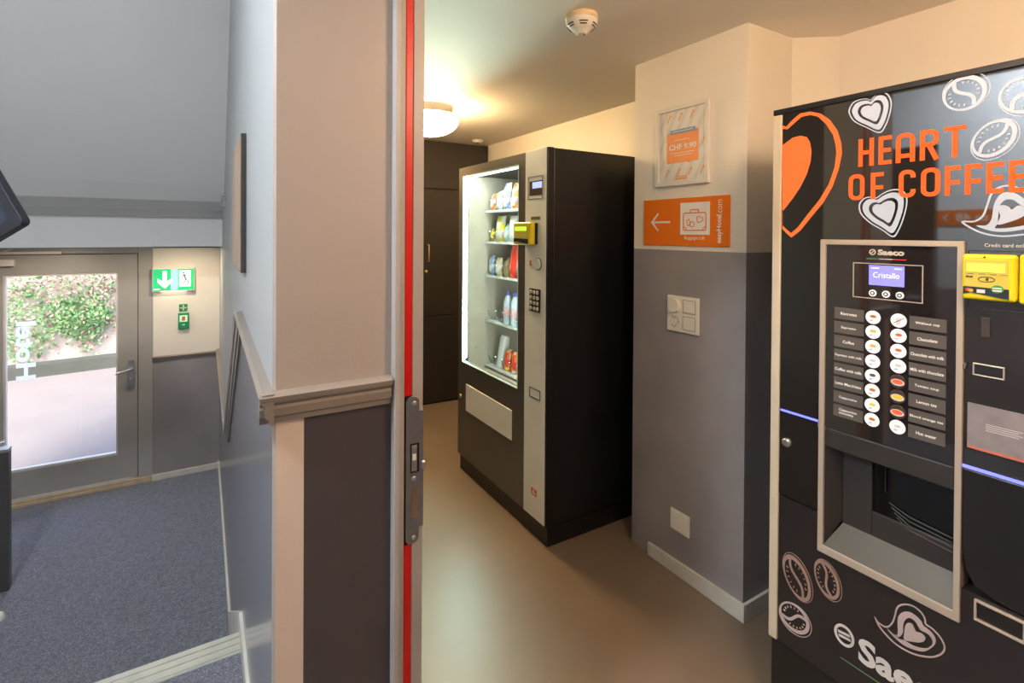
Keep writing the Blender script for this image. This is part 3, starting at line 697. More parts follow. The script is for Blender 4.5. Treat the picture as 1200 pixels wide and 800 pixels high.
# ------------------------------------------------------------------ orange baggage sign
sg = thing('direction_sign', 'orange baggage lift sign with a white arrow and suitcase', 'sign', (1.73, 1.690, 0), R90)
SO = mat('sign_orange', (.80,.18,.008), .35, spec=.25, var=.03)
G().box(0, .446, -.006, 0, 1.394, 1.595).build('panel', SO, sg, bevel=.001)
SW = mat('sign_white', (.85,.83,.78), .4)
g = G().stroke([(.055,1.495),(.155,1.495)], .0085, -.0072, -.0058).stroke([(.088,1.533),(.052,1.495),(.088,1.457)], .0085, -.0074, -.0058)
g.build('arrow', SW, sg)
wq = G().box(.211, .357, -.0075, -.0058, 1.441, 1.574).build('white_square', SW, sg)
g = G()
def rr(x0,x1,z0,z1,r): return arc(x0+r,z0+r,r,180,270,4)+arc(x1-r,z0+r,r,270,360,4)+arc(x1-r,z1-r,r,0,90,4)+arc(x0+r,z1-r,r,90,180,4)
g.stroke(rr(.228,.340,1.459,1.531,.008), .0042, -.0085, -.007, True)
g.stroke([(.263,1.531),(.265,1.544),(.302,1.544),(.304,1.531)], .0040, -.0085, -.007)
g.stroke(arc(.228,1.459,.015,0,90,5), .0032, -.0085, -.007); g.stroke(arc(.340,1.459,.015,90,180,5), .0032, -.0085, -.007)
g.stroke([(.244,1.499),(.256,1.505),(.264,1.484),(.252,1.478)], .0032, -.0085, -.007, True)
g.stroke(circ(.272,1.484,.011,14), .0032, -.0085, -.007, True)
g.stroke(smooth_loop([(.297,1.513),(.305,1.516),(.314,1.511),(.324,1.510),(.326,1.502),(.318,1.496),(.302,1.490),(.298,1.498)],3), .0032, -.0085, -.007, True)
g.build('suitcase_outline', SO, wq)
lettering('lettering', 'Baggage Lift', SW, sg, .232, .334, 1.418, 1.435, -.0066)
lettering('lettering', 'easyHotel', SW, sg, .388, .416, 1.408, 1.520, -.0066, bold=.03, turn=1)
lettering('lettering', '.com', SW, sg, .395, .413, 1.522, 1.578, -.0066, turn=1)

# ------------------------------------------------------------------ switch plate and blank plate
sw = thing('switch_plate', 'white four-field plate with dimmer, switch and sockets on the slate pillar', 'switch', (1.73, 1.545, 0), R90)
PLW = mat('warm_white_plate', (.80,.76,.68), .38, var=.02)
PLS = mat('plate_shadow_line', (.40,.36,.30), .5)
G().box(0, .165, -.010, 0, 1.031, 1.182).build('plate', PLW, sw, bevel=.003)
G().lathe([(.031,0),(.031,-.008),(.028,-.013)], 28, (.042,-.010,1.140), 'y').build('dimmer_knob', PLW, sw)
for z0, nm in ((1.112,'rocker'),(1.043,'blank_insert')):
    f = G().rrect(.084, .150, z0, z0+.058, .003, -.0108, -.009).build('insert_frame', PLS, sw)
    G().box(.089, .145, -.0135 if nm == 'rocker' else -.012, -.009, z0+.005, z0+.053).build(nm, PLW, sw, bevel=.002)
for cx, cz in ((.040,1.094),(.058,1.076),(.040,1.056)):
    for dx, dz in ((-.009,0),(.009,0),(0,-.006)):
        hx, hz = (cx+dx, cz+dz) if cx < .05 else (cx-dz, cz+dx)
        G().lathe([(.0026,0),(.0026,-.0012)], 10, (hx,-.010,hz), 'y').build('socket_hole', BLACKP, sw)
bp_ = thing('blank_plate', 'square blank white plate low on the slate pillar', 'cover plate', (1.73, 1.519, 0), R90)
G().box(0, .099, -.008, 0, .184, .272).build('plate', PLW, bp_, bevel=.003)
G().box(.006, .093, -.0095, -.007, .190, .266).build('cover', PLW, bp_, bevel=.002)

# ------------------------------------------------------------------ coffee vending machine
ART = {
'big_out':[(0.0289,1.7681),(0.0407,1.7622),(0.0598,1.7791),(0.0822,1.7934),(0.1113,1.7927),(0.1396,1.7813),(0.1637,1.7596),(0.184,1.7266),(0.1942,1.6903),(0.1958,1.6624),(0.1884,1.6216),(0.1724,1.5742),(0.1491,1.5331),(0.1145,1.4912),(0.0857,1.4549),(0.0596,1.4346),(0.0441,1.4474),(0.0322,1.4603)],
'big_in':[(0.029,1.7581),(0.0447,1.7539),(0.0652,1.7691),(0.086,1.783),(0.1114,1.7832),(0.1327,1.774),(0.155,1.7485),(0.1729,1.7166),(0.1805,1.6853),(0.182,1.6642),(0.1778,1.6262),(0.1629,1.5819),(0.1386,1.5408),(0.1057,1.5002),(0.0782,1.4638),(0.0587,1.4474),(0.0463,1.4565),(0.0321,1.4703)],
'big_solid':[(0.0296,1.7093),(0.0435,1.7163),(0.0603,1.7265),(0.0828,1.7289),(0.1012,1.7223),(0.1101,1.7063),(0.1146,1.6802),(0.1128,1.6514),(0.1023,1.616),(0.0844,1.5808),(0.0622,1.5487),(0.0355,1.5159),(0.0316,1.5145)],
'heart_a':[(0.2645,1.7924),(0.2555,1.7977),(0.2403,1.7997),(0.2218,1.795),(0.2125,1.7799),(0.2126,1.7662),(0.2255,1.7433),(0.2563,1.721),(0.2859,1.7028),(0.3,1.7199),(0.3093,1.7504),(0.3118,1.7756),(0.3049,1.7964),(0.2935,1.8055),(0.279,1.8056)],
'heart_b':[(0.2789,1.5386),(0.2641,1.5421),(0.2491,1.5382),(0.2389,1.522),(0.2434,1.4982),(0.2648,1.4743),(0.2942,1.4544),(0.3181,1.437),(0.3306,1.4543),(0.3411,1.4858),(0.3472,1.5171),(0.3459,1.5423),(0.3323,1.5558),(0.313,1.5572),(0.2932,1.5488)],
'cap1_o':[(0.4545,1.4737),(0.4757,1.4744),(0.4901,1.4867),(0.4972,1.5102),(0.5034,1.5324),(0.5138,1.5456),(0.5283,1.5501),(0.5425,1.5463),(0.5557,1.5356),(0.5664,1.5204),(0.5818,1.5064),(0.5969,1.4848),(0.6008,1.4587),(0.5824,1.4472),(0.5566,1.4455),(0.5232,1.4415),(0.4935,1.447),(0.4714,1.4584)],
'cap1_b':[(0.478,1.4652),(0.4955,1.4651),(0.5039,1.4762),(0.5063,1.4902),(0.5083,1.5097),(0.5161,1.5288),(0.5284,1.5363),(0.5426,1.5326),(0.5558,1.521),(0.5703,1.5069),(0.582,1.4852),(0.5784,1.4642),(0.5565,1.4563),(0.5272,1.4509),(0.502,1.4537)],
'cap1_i':[(0.5096,1.4593),(0.5138,1.4676),(0.5153,1.4815),(0.516,1.4926),(0.5171,1.5065),(0.5245,1.5183),(0.5326,1.5207),(0.5408,1.518),(0.5509,1.5078),(0.5627,1.4992),(0.5706,1.4829),(0.5676,1.4696),(0.5513,1.4634),(0.5312,1.4592),(0.5189,1.4581)],
'cap1_s':[(0.5146,1.4665),(0.519,1.4842),(0.5151,1.5027),(0.5225,1.509),(0.5328,1.5042),(0.5369,1.4985),(0.5469,1.5063),(0.556,1.5032),(0.5608,1.4912),(0.5511,1.4807),(0.5352,1.4728)],
'cap2_o':[(0.289,0.4592),(0.2948,0.4529),(0.3083,0.4517),(0.3176,0.4571),(0.3268,0.4739),(0.3321,0.4945),(0.3356,0.5138),(0.3427,0.5268),(0.357,0.5379),(0.3728,0.5415),(0.3866,0.5358),(0.3935,0.5258),(0.3953,0.5147),(0.407,0.5122),(0.4202,0.5049),(0.4294,0.4931),(0.4318,0.4808),(0.4255,0.4643),(0.411,0.4471),(0.3944,0.4361),(0.3739,0.4269),(0.3528,0.4233),(0.331,0.4252),(0.3122,0.4339),(0.2969,0.4455)],
'cap2_b':[(0.3158,0.4502),(0.3271,0.4461),(0.3363,0.4481),(0.3387,0.4582),(0.3378,0.4789),(0.3394,0.4971),(0.3483,0.5134),(0.3624,0.5224),(0.3764,0.521),(0.3868,0.5153),(0.3903,0.5073),(0.4038,0.504),(0.4138,0.4945),(0.4139,0.4804),(0.4042,0.4615),(0.3909,0.446),(0.3738,0.4381),(0.3527,0.4338),(0.3345,0.4383),(0.3215,0.4445)],
'cap2_i':[(0.3363,0.4425),(0.3425,0.448),(0.346,0.4547),(0.3495,0.4655),(0.3493,0.4823),(0.3538,0.4979),(0.3626,0.5087),(0.3731,0.5084),(0.3801,0.5005),(0.3853,0.4937),(0.3988,0.4945),(0.4073,0.488),(0.409,0.477),(0.3992,0.46),(0.3874,0.4518),(0.3737,0.4464),(0.3632,0.4453),(0.3526,0.4464),(0.3454,0.4436),(0.34,0.4429)],
'cap2_s':[(0.3525,0.4485),(0.3523,0.4674),(0.354,0.4833),(0.3592,0.4939),(0.368,0.4967),(0.3733,0.4877),(0.3768,0.4838),(0.3871,0.4866),(0.3946,0.4814),(0.3923,0.4717),(0.3839,0.463),(0.3702,0.4551)],

}
CB = mat('satin_black_cabinet', (.012,.011,.011), .32, var=.12, vscale=20)
CGL = mat('black_tinted_front_glass', (.014,.012,.011), .035, ior=2.15, var=.1)
CPL = mat('dark_plum_grey_panel', (.020,.016,.017), .30, var=.10, vscale=10, bump=.05, bscale=700)
CFR = mat('champagne_frame', (.56,.49,.41), .35, metal=.3, var=.03)
CST = mat('cream_edge_strip', (.62,.55,.42), .4, var=.03)
ORE = mat('backlit_orange_print', (.35,.035,.008), .5, spec=.1, emit=(1.0,.14,.025), estr=.95)
ORE2 = mat('backlit_orange_heart', (.35,.04,.01), .5, spec=.1, emit=(1.0,.17,.035), estr=1.0)
WHE = mat('backlit_white_print', (.22,.23,.25), .4, emit=(.76,.82,.92), estr=.50)
WHP = mat('white_print', (.70,.68,.66), .45)
BRP = mat('bronze_print', (.34,.23,.19), .4, var=.08, vscale=40)
PKP = mat('pale_mauve_print', (.52,.43,.43), .45, var=.05)
LEDB = mat('blue_led_line', (.2,.2,.9), .3, emit=(.10,.13,1.0), estr=2.2)
cm = thing('coffee_machine', 'black coffee vending machine with glowing orange lettering', 'coffee machine', (1.48, .921, 0), R90)
CWD = .655
G().box(.002, CWD, .012, .60, 0, .218).build('plinth', CB, cm, bevel=.004)
bd = G().box(.0, CWD, .045, .62, .226, 1.818)
bd.build('cabinet', CB, cm, bevel=.004)
G().box(.0, CWD, -.002, .05, 1.801, 1.818).build('top_cap', CB, cm, bevel=.003)
G().box(.002, .0285, -.004, .05, .226, 1.800).build('edge_strip', CST, cm, bevel=.003)
# door face: upper glass part with the window cut out, lower plain part
y0 = 0.0
up_pts = G().box(.030, CWD, y0, .045, 1.431, 1.800).box(.030, .1455, y0, .045, .668, 1.431).box(.4605, CWD, y0, .045, .920, 1.431)
up_pts.build('front_glass', CGL, cm)
lowp = G().box(.030, .1455, y0+.001, .045, .226, .664).box(.1455, .4605, y0+.001, .045, .226, .560).box(.4605, CWD, y0+.001, .045, .226, .640)
lowp.build('lower_panel', CPL, cm)
G().slab([(.4605,.735),(.468,.690),(.484,.660),(.520,.648),(.570,.643),(CWD,.642),(CWD,.917),(.4605,.917)], y0-.003, .045).build('side_panel', CB, cm, bevel=.003)
G().ring([(.1455,.561),(.4605,.561),(.4605,1.430),(.1455,1.430)], [(.160,.583),(.4475,.583),(.4475,1.416),(.160,1.416)], -.008, .045).build('window_frame', CFR, cm, bevel=.002)
G().box(.033, .145, -.0025, .004, .918, .9235).build('led_line', LEDB, cm)
G().box(.461, CWD, -.0025, .004, .918, .9245).build('led_line', LEDB, cm)
G().lathe([(.0125,0),(.0125,-.006),(.009,-.008)], 20, (.052,0,.829), 'y').build('door_lock', STEEL, cm)
G().box(.1415, .1445, -.003, 0, .905, .925).build('hinge_pin', STEEL, cm)

# big half heart, backlit
n_ = 72
hb = G().ring(ART['big_out'], ART['big_in'], -.0012, .0005).build('heart_outline_print', ORE2, cm)
G().slab(ART['big_solid'], -.0012, .0005).build('heart_print', ORE2, cm)
def motif(name, pts, m, k=((1,.945),(.84,.60)), solid=.46, y=-.001):
    s = resample(smooth_loop(pts, 5), 60)
    c = (sum(p[0] for p in s)/60, sum(p[1] for p in s)/60 + .001)
    g = G()
    for a, b in k: g.ring(scaled(s, a, c), scaled(s, b, c), y, .0005)
    g.slab(scaled(s, solid, c), y, .0005)
    return g.build(name, m, cm)
motif('small_heart_print', ART['heart_a'], WHE)
motif('small_heart_print', ART['heart_b'], WHE)
def cup_heart(pre, m, lw):
    o = smooth_loop(ART[pre+'_o'], 4); g = G()
    g.stroke(o, lw, -.0012, .0005, True)
    a = resample(smooth_loop(ART[pre+'_b'], 4), 64); b = resample(smooth_loop(ART[pre+'_i'], 4), 64)
    # align starts
    j = min(range(64), key=lambda i: (b[i][0]-a[0][0])**2+(b[i][1]-a[0][1])**2); b = b[j:]+b[:j]
    g.ring(a, b, -.0012, .0005)
    g.slab(smooth_loop(ART[pre+'_s'], 4), -.0012, .0005)
    g.build('cup_heart_print', m, cm)
cup_heart('cap1', WHE, .0035); cup_heart('cap2', PKP, .0032)
def bean(cx, cz, a, b, ang, m, name='bean_print', flip=1):
    # bean outline: ring, offset thin ring, S-shaped cleft, short dashes inside
    ca, sa = math.cos(math.radians(ang)), math.sin(math.radians(ang))
    T = lambda p: (cx+ca*p[0]-sa*p[1], cz+sa*p[0]+ca*p[1])
    g = G(); N_ = 40; E = lambda kx, kz, ox=0, oz=0: [T((a*kx*math.cos(2*PI*i/N_)+ox*a, b*kz*math.sin(2*PI*i/N_)+oz*b)) for i in range(N_)]
    g.ring(E(.94,.94,.0,.02), E(.78,.78,-.02,.07), -.0012, .0005)
    g.stroke(E(1.0,1.0,.03*flip,-.06), .0016, -.0011, .0005, True)
    sc_ = []
    for i in range(15):
        t = i/14*2-1; sc_.append(T((a*.80*t, b*(.18*flip)*math.sin(PI*t)+.04*b)))
    g.stroke(sc_, b*.17, -.0013, .0005)
    for sd in (1, -1):
        for i in range(7):
            t = math.radians(28+124/6*i); px, pz = a*.60*math.cos(t), sd*b*.60*math.sin(t)+.05*b
            if abs(pz-(b*(.18*flip)*math.sin(PI*px/(a*.8)))) < b*.20: continue
            q = (px*1.13, pz*1.13); g.stroke([T((px*.93,pz*.93)), T(q)], .0026, -.0012, .0005)
    return g.build(name, m, cm)
bean(.4556, 1.7659, .0415, .0425, 122, WHE, flip=1)
bean(.5072, 1.6546, .0470, .0360, 52, WHE, flip=-1)
bean(.5544, 1.7393, .0415, .0430, 60, WHE, flip=-1)
bean(.0863, .4462, .0640, .0400, 112, BRP, flip=1)
bean(.1693, .4901, .0520, .0345, 108, BRP, flip=-1)
bean(.0794, .3241, .0480, .0430, 20, PKP, flip=1)
# glowing words
def glyph(ch, x0, x1, z0, z1, w):
    a, b, c, d = x0+w/2, x1-w/2, z0+w/2, z1-w/2; m = (z0+z1)/2; r = (b-a)*.42; g = G(); S = lambda p, cl=False: g.stroke(p, w, -.0014, .0005, cl)
    if ch == 'H': S([(a,z0),(a,z1)]); S([(b,z0),(b,z1)]); S([(a,m),(b,m)])
    elif ch == 'E': S([(x1,d),(a,d),(a,c),(x1,c)]); S([(a,m),(x1-.002,m)])
    elif ch == 'F': S([(x1,d),(a,d),(a,z0)]); S([(a,m-.004),(x1-.001,m-.004)])
    elif ch == 'T': S([(x0,d),(x1,d)]); S([((a+b)/2,z0),((a+b)/2,d)])
    elif ch == 'A': S([(a,z0)]+arc(a+r,d-r,r,180,90,5)+arc(b-r,d-r,r,90,0,5)+[(b,z0)]); S([(a,z0+.016),(b,z0+.016)])
    elif ch == 'R': S([(a,z0),(a,d)]+arc(b-r,d-r,r,90,0,5)+arc(b-r,m+.001+r,r,0,-90,5)+[(a,m+.001)]); S([((a+b)/2-.001,m+.001),(b+.001,z0)])
    elif ch == 'O': S(arc(a+r,d-r,r,180,90,5)+arc(b-r,d-r,r,90,0,5)+arc(b-r,c+r,r,0,-90,5)+arc(a+r,c+r,r,270,180,5), True)
    elif ch == 'C': S([(b,m+.014)]+arc(b-r,d-r,r,0,90,5)+arc(a+r,d-r,r,90,180,5)+arc(a+r,c+r,r,180,270,5)+arc(b-r,c+r,r,270,360,5)+[(b,m-.014)])
    return g.build('glowing_letter', ORE, cm)
for ch, x0, x1 in (('H',.237,.273),('E',.284,.313),('A',.322,.362),('R',.372,.409),('T',.419,.459)): glyph(ch, x0, x1, 1.622, 1.694, .0100)
for ch, x0, x1 in (('O',.214,.252),('F',.267,.296),('C',.329,.364),('O',.375,.413),('F',.421,.450),('F',.458,.487),('E',.495,.524),('E',.532,.561)): glyph(ch, x0, x1, 1.535, 1.603, .0100)

# selection panel
SEL = mat('selection_panel_glass', (.016,.013,.014), .05, ior=1.9, var=.1)
sp_ = G().box(.160, .4475, -.002, .045, .912, 1.416).build('selection_panel', SEL, cm)
LBL = mat('drink_label_grey', (.105,.095,.088), .3, var=.05)
TXT = mat('label_lettering_white', (.80,.78,.74), .5, emit=(.9,.88,.82), estr=.35)
LOGOM = mat('logo_champagne', (.74,.68,.60), .35, metal=.3)
LW = ['Ristretto','Espresso','Coffee','Espresso with milk','Coffee with milk','Latte Macchiato','Cappuccino','Cappuccino\nchocolaty']
RW = ['Without cup','Chocolate','Chocolate with milk','Milk with chocolate','Tomato soup','Lemon tea','Blood orange tea','Hot water']
BTN = mat('lit_white_button', (.6,.6,.6), .3, emit=(1.,.97,.93), estr=.55)
BTD = mat('dark_photo_button', (.06,.04,.035), .3)
def cupmat(n, c): return mat('cup_'+n, c, .4, emit=c, estr=.6)
CUP = dict(br=cupmat('brown',(.40,.12,.03)), tan=cupmat('tan',(.62,.30,.08)), gr=cupmat('grey',(.45,.42,.40)), dk=cupmat('dark',(.07,.06,.08)), rd=cupmat('red',(.62,.10,.04)), ye=cupmat('yellow',(.80,.42,.04)), bl=cupmat('blue',(.30,.36,.62)))
lab0 = None
for i in range(8):
    z = 1.2310-.0378*i
    for side, words in ((0, LW), (1, RW)):
        xa, xb = ((.182,.256) if side == 0 else (.356,.4285)); cx = .2765 if side == 0 else .333
        if lab0 is None: lab0 = G().box(-.0365, .0365, -.0012, .001, -.0155, .0155).build('drink_label', LBL, cm, loc=((xa+xb)/2,-.002,z)); lb = lab0
        else: lb = dup(lab0, cm, ((xa+xb)/2,-.002,z))
        w = words[i]; wd = min(.066, .0040*max(len(q) for q in w.split('\n'))+.004); hh = .0075 if '\n' not in w else .0165
        lettering('drink_lettering', w, TXT, lb, -wd/2, wd/2, -hh/2, hh/2, -.0018, bold=.012)
        dark = side == 1 and i in (4,5,6)
        bt = G().lathe([(.0172,0),(.0172,-.0012),(.0160,-.0020)], 24, (0,0,0), 'y').build('drink_button', BTD if dark else BTN, cm, loc=(cx,-.002,z))
        g = G(); y = -.0026
        if dark:
            c = CUP[{4:'rd',5:'ye',6:'rd'}[i]]
            G().slab(circ(0,-.002,.0145,18,.0085), y, -.001).build('bowl_print', CUP['gr'], bt)
            G().slab(circ(0,-.001,.0118,18,.0060), y-.0004, -.001).build('cup_print', c, bt)
        elif side == 1 and i == 0:
            G().slab([(-.006,.007),(.006,.007),(.004,-.011),(-.004,-.011)], y, -.001).build('cup_print', CUP['gr'], bt)
            G().stroke([(-.011,-.008),(.013,.008)], .0016, y-.0005, -.001).build('strike_print', CUP['dk'], bt)
        else:
            kind = {(0,0):'br',(0,1):'tan',(0,2):'tan',(0,3):'gr',(0,4):'dk',(0,5):'br',(0,6):'ye',(0,7):'br',(1,1):'rd',(1,2):'br',(1,3):'gr',(1,7):'gr'}[(side,i)]
            G().slab(circ(.001,.0025,.0075,16,.0040), y, -.001).build('cup_print', CUP[kind], bt)
            G().stroke(arc(.001,.0025,.0085,200,340,8), .0011, y-.0004, -.001).build('rim_print', CUP['gr'], bt)
            G().slab(circ(-.004,-.008,.005,12,.0018), y, -.001).build('saucer_print', CUP['bl'], bt)
# display block
G().rrect(.228, .3825, 1.2785, 1.3705, .0022, -.0035, .0).build('display_frame', CFR, cm)
scr = G().box(.266, .344, -.0032, .0, 1.3145, 1.3655).build('display_screen', mat('violet_blue_lcd', (.2,.2,.6), .2, emit=(.20,.20,.88), estr=1.0), cm)
DTX = mat('lcd_pale_text', (.7,.75,.9), .4, emit=(.70,.75,.98), estr=.9)
lettering('display_lettering', 'Cristallo', DTX, scr, .276, .334, 1.334, 1.348, -.0036)
G().box(.271,.290,-.0037,-.003,1.357,1.3595).box(.323,.339,-.0037,-.003,1.357,1.3595).build('display_status', DTX, scr)
for x in (.275,.305,.335):
    b_ = G().lathe([(.0088,0),(.0088,-.0015),(.0080,-.0022)], 20, (x,-.002,1.2935), 'y').build('round_key', BTN, cm)
    G().slab(circ(x,1.2935,.0055,16), -.0048, -.003).build('key_centre', BLACKP, b_)
    G().slab(circ(x,1.2935,.0028,12), -.0054, -.004).build('key_dot', BTN, b_)
lettering('logo_lettering', 'Saeco', LOGOM, cm, .2855, .3435, 1.3915, 1.4065, -.0030, bold=.05)
g = G().stroke(circ(.2735,1.399,.0064,20,.0064), .0024, -.0035, -.001, True).stroke([(.2705,1.3965),(.2765,1.4015)], .0022, -.0035, -.001)
g.build('logo_emblem', LOGOM, cm)
for a, b, c in ((.260,.289,(.02,.30,.18)), (.289,.318,(.70,.65,.60)), (.318,.348,(.65,.05,.10))):
    G().box(a, b, -.0030, -.001, 1.3808, 1.3828).build('logo_stripe', mat('stripe_%d' % int(a*1000), c, .4), cm)

# delivery bay under the selection panel
BAY = mat('dark_bay_plastic', (.030,.027,.026), .45, var=.08); LEDGE = mat('olive_grey_ledge', (.075,.068,.050), .45, var=.05)
G().box(.160, .4475, -.001, .044, .856, .911).build('bay_hood', BAY, cm, bevel=.004)

G().add([(.160,.0,.583),(.160,.0,.90),(.190,.0435,.90),(.190,.0435,.66)], [[0,1,2,3]]).build('bay_side', BAY, cm)
G().add([(.4475,.0,.583),(.4475,.0,.90),(.4400,.0435,.90),(.4400,.0435,.66)], [[0,3,2,1]]).build('bay_side', BAY, cm)
G().box(.190, .262, .036, .0445, .640, .900).box(.262, .4475, .036, .0445, .640, .712).build('bay_back', BAY, cm, bevel=.002)
g = G(); g.add([(.160,-.004,.583),(.4475,-.004,.583),(.4475,.040,.655),(.195,.040,.655),(.160,-.004,.560),(.4475,-.004,.560),(.4475,.040,.560),(.195,.040,.560)],
  [(0,1,2,3),(0,4,5,1),(1,5,6,2),(2,6,7,3),(3,7,4,0)]); g.build('bay_ledge', LEDGE, cm)
win = G().box(.262, .4475, .0425, .0448, .705, .865).build('cup_window', mat('black_window_glass', (.004,.004,.004), .08), cm)
for k in range(4):
    G().tube([(.300+.006*k,.040,.752-.010*k),(.345,.036,.737-.011*k),(.432,.036,.728-.011*k)], .0011, 6).build('cup_grille_bar', mat('dull_chrome', (.07,.07,.07), .3, metal=.8), win)
G().tube([(.292,.038,.845),(.292,.038,.775)], .0014, 6).build('window_grip', MATS['dull_chrome'], win)
G().box(.262, .4475, .030, .0435, .858, .866).build('window_lip', CB, cm)

# lower logo and coin return
lettering('large_logo_lettering', 'Saeco', WHP, cm, .250, .462, .322, .389, -.0006, bold=.035)
g = G().stroke(circ(.2149,.3647,.0220,28,.0245), .0065, -.0008, .001, True)
g.slab([(.199,.3705),(.228,.3745),(.2295,.369),(.2005,.365)], -.0009, .001).slab([(.2005,.3605),(.2295,.3645),(.231,.359),(.202,.355)], -.0009, .001); g.build('large_logo_emblem', WHP, cm)
G().box(.206, .44, -.0006, .001, .2985, .3005).build('logo_underline', mat('greenish_stripe', (.10,.22,.12), .4), cm)
cn = G().rrect(.4845, .5690, .5855, .6320, .0045, -.006, .003, tb=.0045).build('coin_return_frame', CFR, cm, bevel=.001)
G().box(.489, .5645, .0, .0012, .590, .6275).build('coin_return_cup', CB, cn)
# card side: note, slots, terminals
G().rrect(.4765, .5300, 1.1310, 1.1585, .0028, -.004, .001).build('slot_frame', CFR, cm, bevel=.001)
G().box(.4793, .5272, -.002, .001, 1.1338, 1.1557).build('note_slot', BLACKP, cm)
G().box(.490, .5045, -.0025, .001, 1.219, 1.262).build('card_window', mat('brown_grey_slot', (.055,.045,.042), .3), cm)
G().slab([(.4615,1.153),(.4665,1.157),(.4665,1.150),(.464,1.141)], -.010, .0).build('small_latch', STEEL, cm)
nt_ = G().box(.468, .600, -.0015, .0005, .9655, 1.067).build('paper_notice', mat('grey_mauve_paper', (.26,.235,.25), .35, var=.15, vscale=30), cm)
G().box(.468, .600, -.0021, -.001, .9655, .9705).build('notice_stripe', mat('coral_stripe', (.62,.16,.10), .4), nt_)
g = G()
for k in range(4): g.box(.500, .560-.006*(k%2), -.0021, -.0013, 1.0260-.0045*k, 1.0276-.0045*k)
g.build('notice_lines', mat('notice_pale', (.60,.58,.60), .5), nt_)
G().rrect(.4655, .652, 1.280, 1.4095, .0015, -.0018, .0005).build('terminal_bay_seam', BLACKP, cm)
terminal(cm, .4625, .5535, 1.302, 1.402, .0, .030, True)
G().box(.5545, .625, -.022, .0, 1.300, 1.4035).build('terminal_side_part', YEL, cm, bevel=.006, seg=3)
lettering('notice_lettering', 'Credit card only', mat('grey_white_lettering', (.62,.62,.64), .5), cm, .4935, .562, 1.4155, 1.4255, -.0012, bold=.01)

# ------------------------------------------------------------------ lower hall: exit sign, release button
ex = thing('exit_sign', 'lit green emergency exit sign beside the entrance door', 'exit sign', (0, 4.95, 0))
G().box(-.336, -.052, -.052, 0, .967, 1.150).build('housing', WHITEP, ex, bevel=.003)
EG = mat('exit_green_lit', (.02,.45,.16), .35, emit=(.015,.44,.13), estr=.85)
EWH = mat('exit_white_lit', (.85,.9,.9), .35, emit=(.80,.92,.90), estr=1.0)
EGM = mat('exit_pale_glow_panel', (.30,.60,.55), .35, emit=(.26,.62,.55), estr=.8)
G().box(-.331, -.057, -.0545, -.050, .975, 1.143).build('green_face', EG, ex)
G().box(-.215, -.165, -.0552, -.052, .976, 1.142).build('centre_face', EGM, ex)
G().slab([(-.268,1.128),(-.240,1.128),(-.240,1.045),(-.206,1.070),(-.206,1.040),(-.254,.988),(-.302,1.040),(-.302,1.070),(-.268,1.045)], -.0562, -.053).build('arrow', EWH, ex)
dw = G().box(-.158, -.080, -.0562, -.053, 1.000, 1.130).build('doorway_symbol', EWH, ex)
g = G().slab(circ(-.128,1.110,.008,12), -.0570, -.056)
g.stroke([(-.126,1.100),(-.118,1.070),(-.112,1.060)], .012, -.0570, -.056).stroke([(-.112,1.062),(-.098,1.040),(-.100,1.014)], .008, -.0570, -.056).stroke([(-.114,1.062),(-.122,1.036),(-.142,1.022)], .008, -.0570, -.056)
g.stroke([(-.124,1.094),(-.140,1.084),(-.142,1.066)], .006, -.0570, -.056).stroke([(-.122,1.094),(-.104,1.084),(-.094,1.092)], .006, -.0570, -.056); g.build('running_figure', mat('exit_figure_grey', (.25,.35,.33), .4), dw)
G().box(-.325, -.285, -.0556, -.053, .983, .990).build('maker_mark', EWH, ex)
G().box(-.28, -.11, -.040, -.012, .964, .968).build('lower_diffuser', mat('exit_downlight', (.9,.85,.7), .3, emit=(1,.88,.68), estr=4.), ex)
eb = thing('release_button', 'small green emergency release box under the exit sign', 'button', (0, 4.95, 0))
GB = mat('green_box_plastic', (.01,.28,.10), .4)
G().box(-.166, -.092, -.030, 0, .655, .782).build('box', GB, eb, bevel=.003)
G().box(-.156, -.102, -.0315, -.029, .712, .765).build('window', mat('pale_mint', (.6,.85,.65), .3, emit=(.3,.7,.45), estr=.4), eb)
G().box(-.140, -.118, -.0335, -.030, .722, .755).build('push_tab', mat('red_orange_tab', (.70,.12,.02), .4), eb, bevel=.001)
G().box(-.138, -.120, -.0335, -.030, .684, .692).build('key_slot', WHITEP, eb)
sy = G().box(-.160, -.103, -.006, 0, .795, .852).build('symbol_plate', GB, eb)
G().box(-.136, -.127, -.0068, -.005, .802, .846).box(-.154, -.109, -.0068, -.005, .818, .827).build('symbol', mat('symbol_cream', (.75,.75,.45), .4), sy)

# ------------------------------------------------------------------ picture and small plate on the corridor wall
pc = thing('wall_picture', 'flat framed picture with dark edges on the corridor wall above the stairs', 'picture', (XW, 0, 0))
G().box(-.016, -.001, 1.905, 2.40, 1.306, 1.766).build('frame', mat('dark_frame_edge', (.03,.026,.022), .5), pc)
G().box(-.019, -.0155, 1.918, 2.395, 1.312, 1.760).build('canvas', mat('tan_canvas', (.42,.30,.22), .5, var=.2, vscale=4), pc)
so = thing('wall_sensor', 'tiny grey box high on the corridor wall near the slope', 'sensor', (XW, 3.70, 1.60))
G().box(-.022, 0, -.03, .03, 0, .07).build('box', mat('grey_box', (.30,.30,.30), .5), so, bevel=.003)
G().box(-.0235, -.021, -.015, .015, .02, .05).build('grille', BLACKP, so)

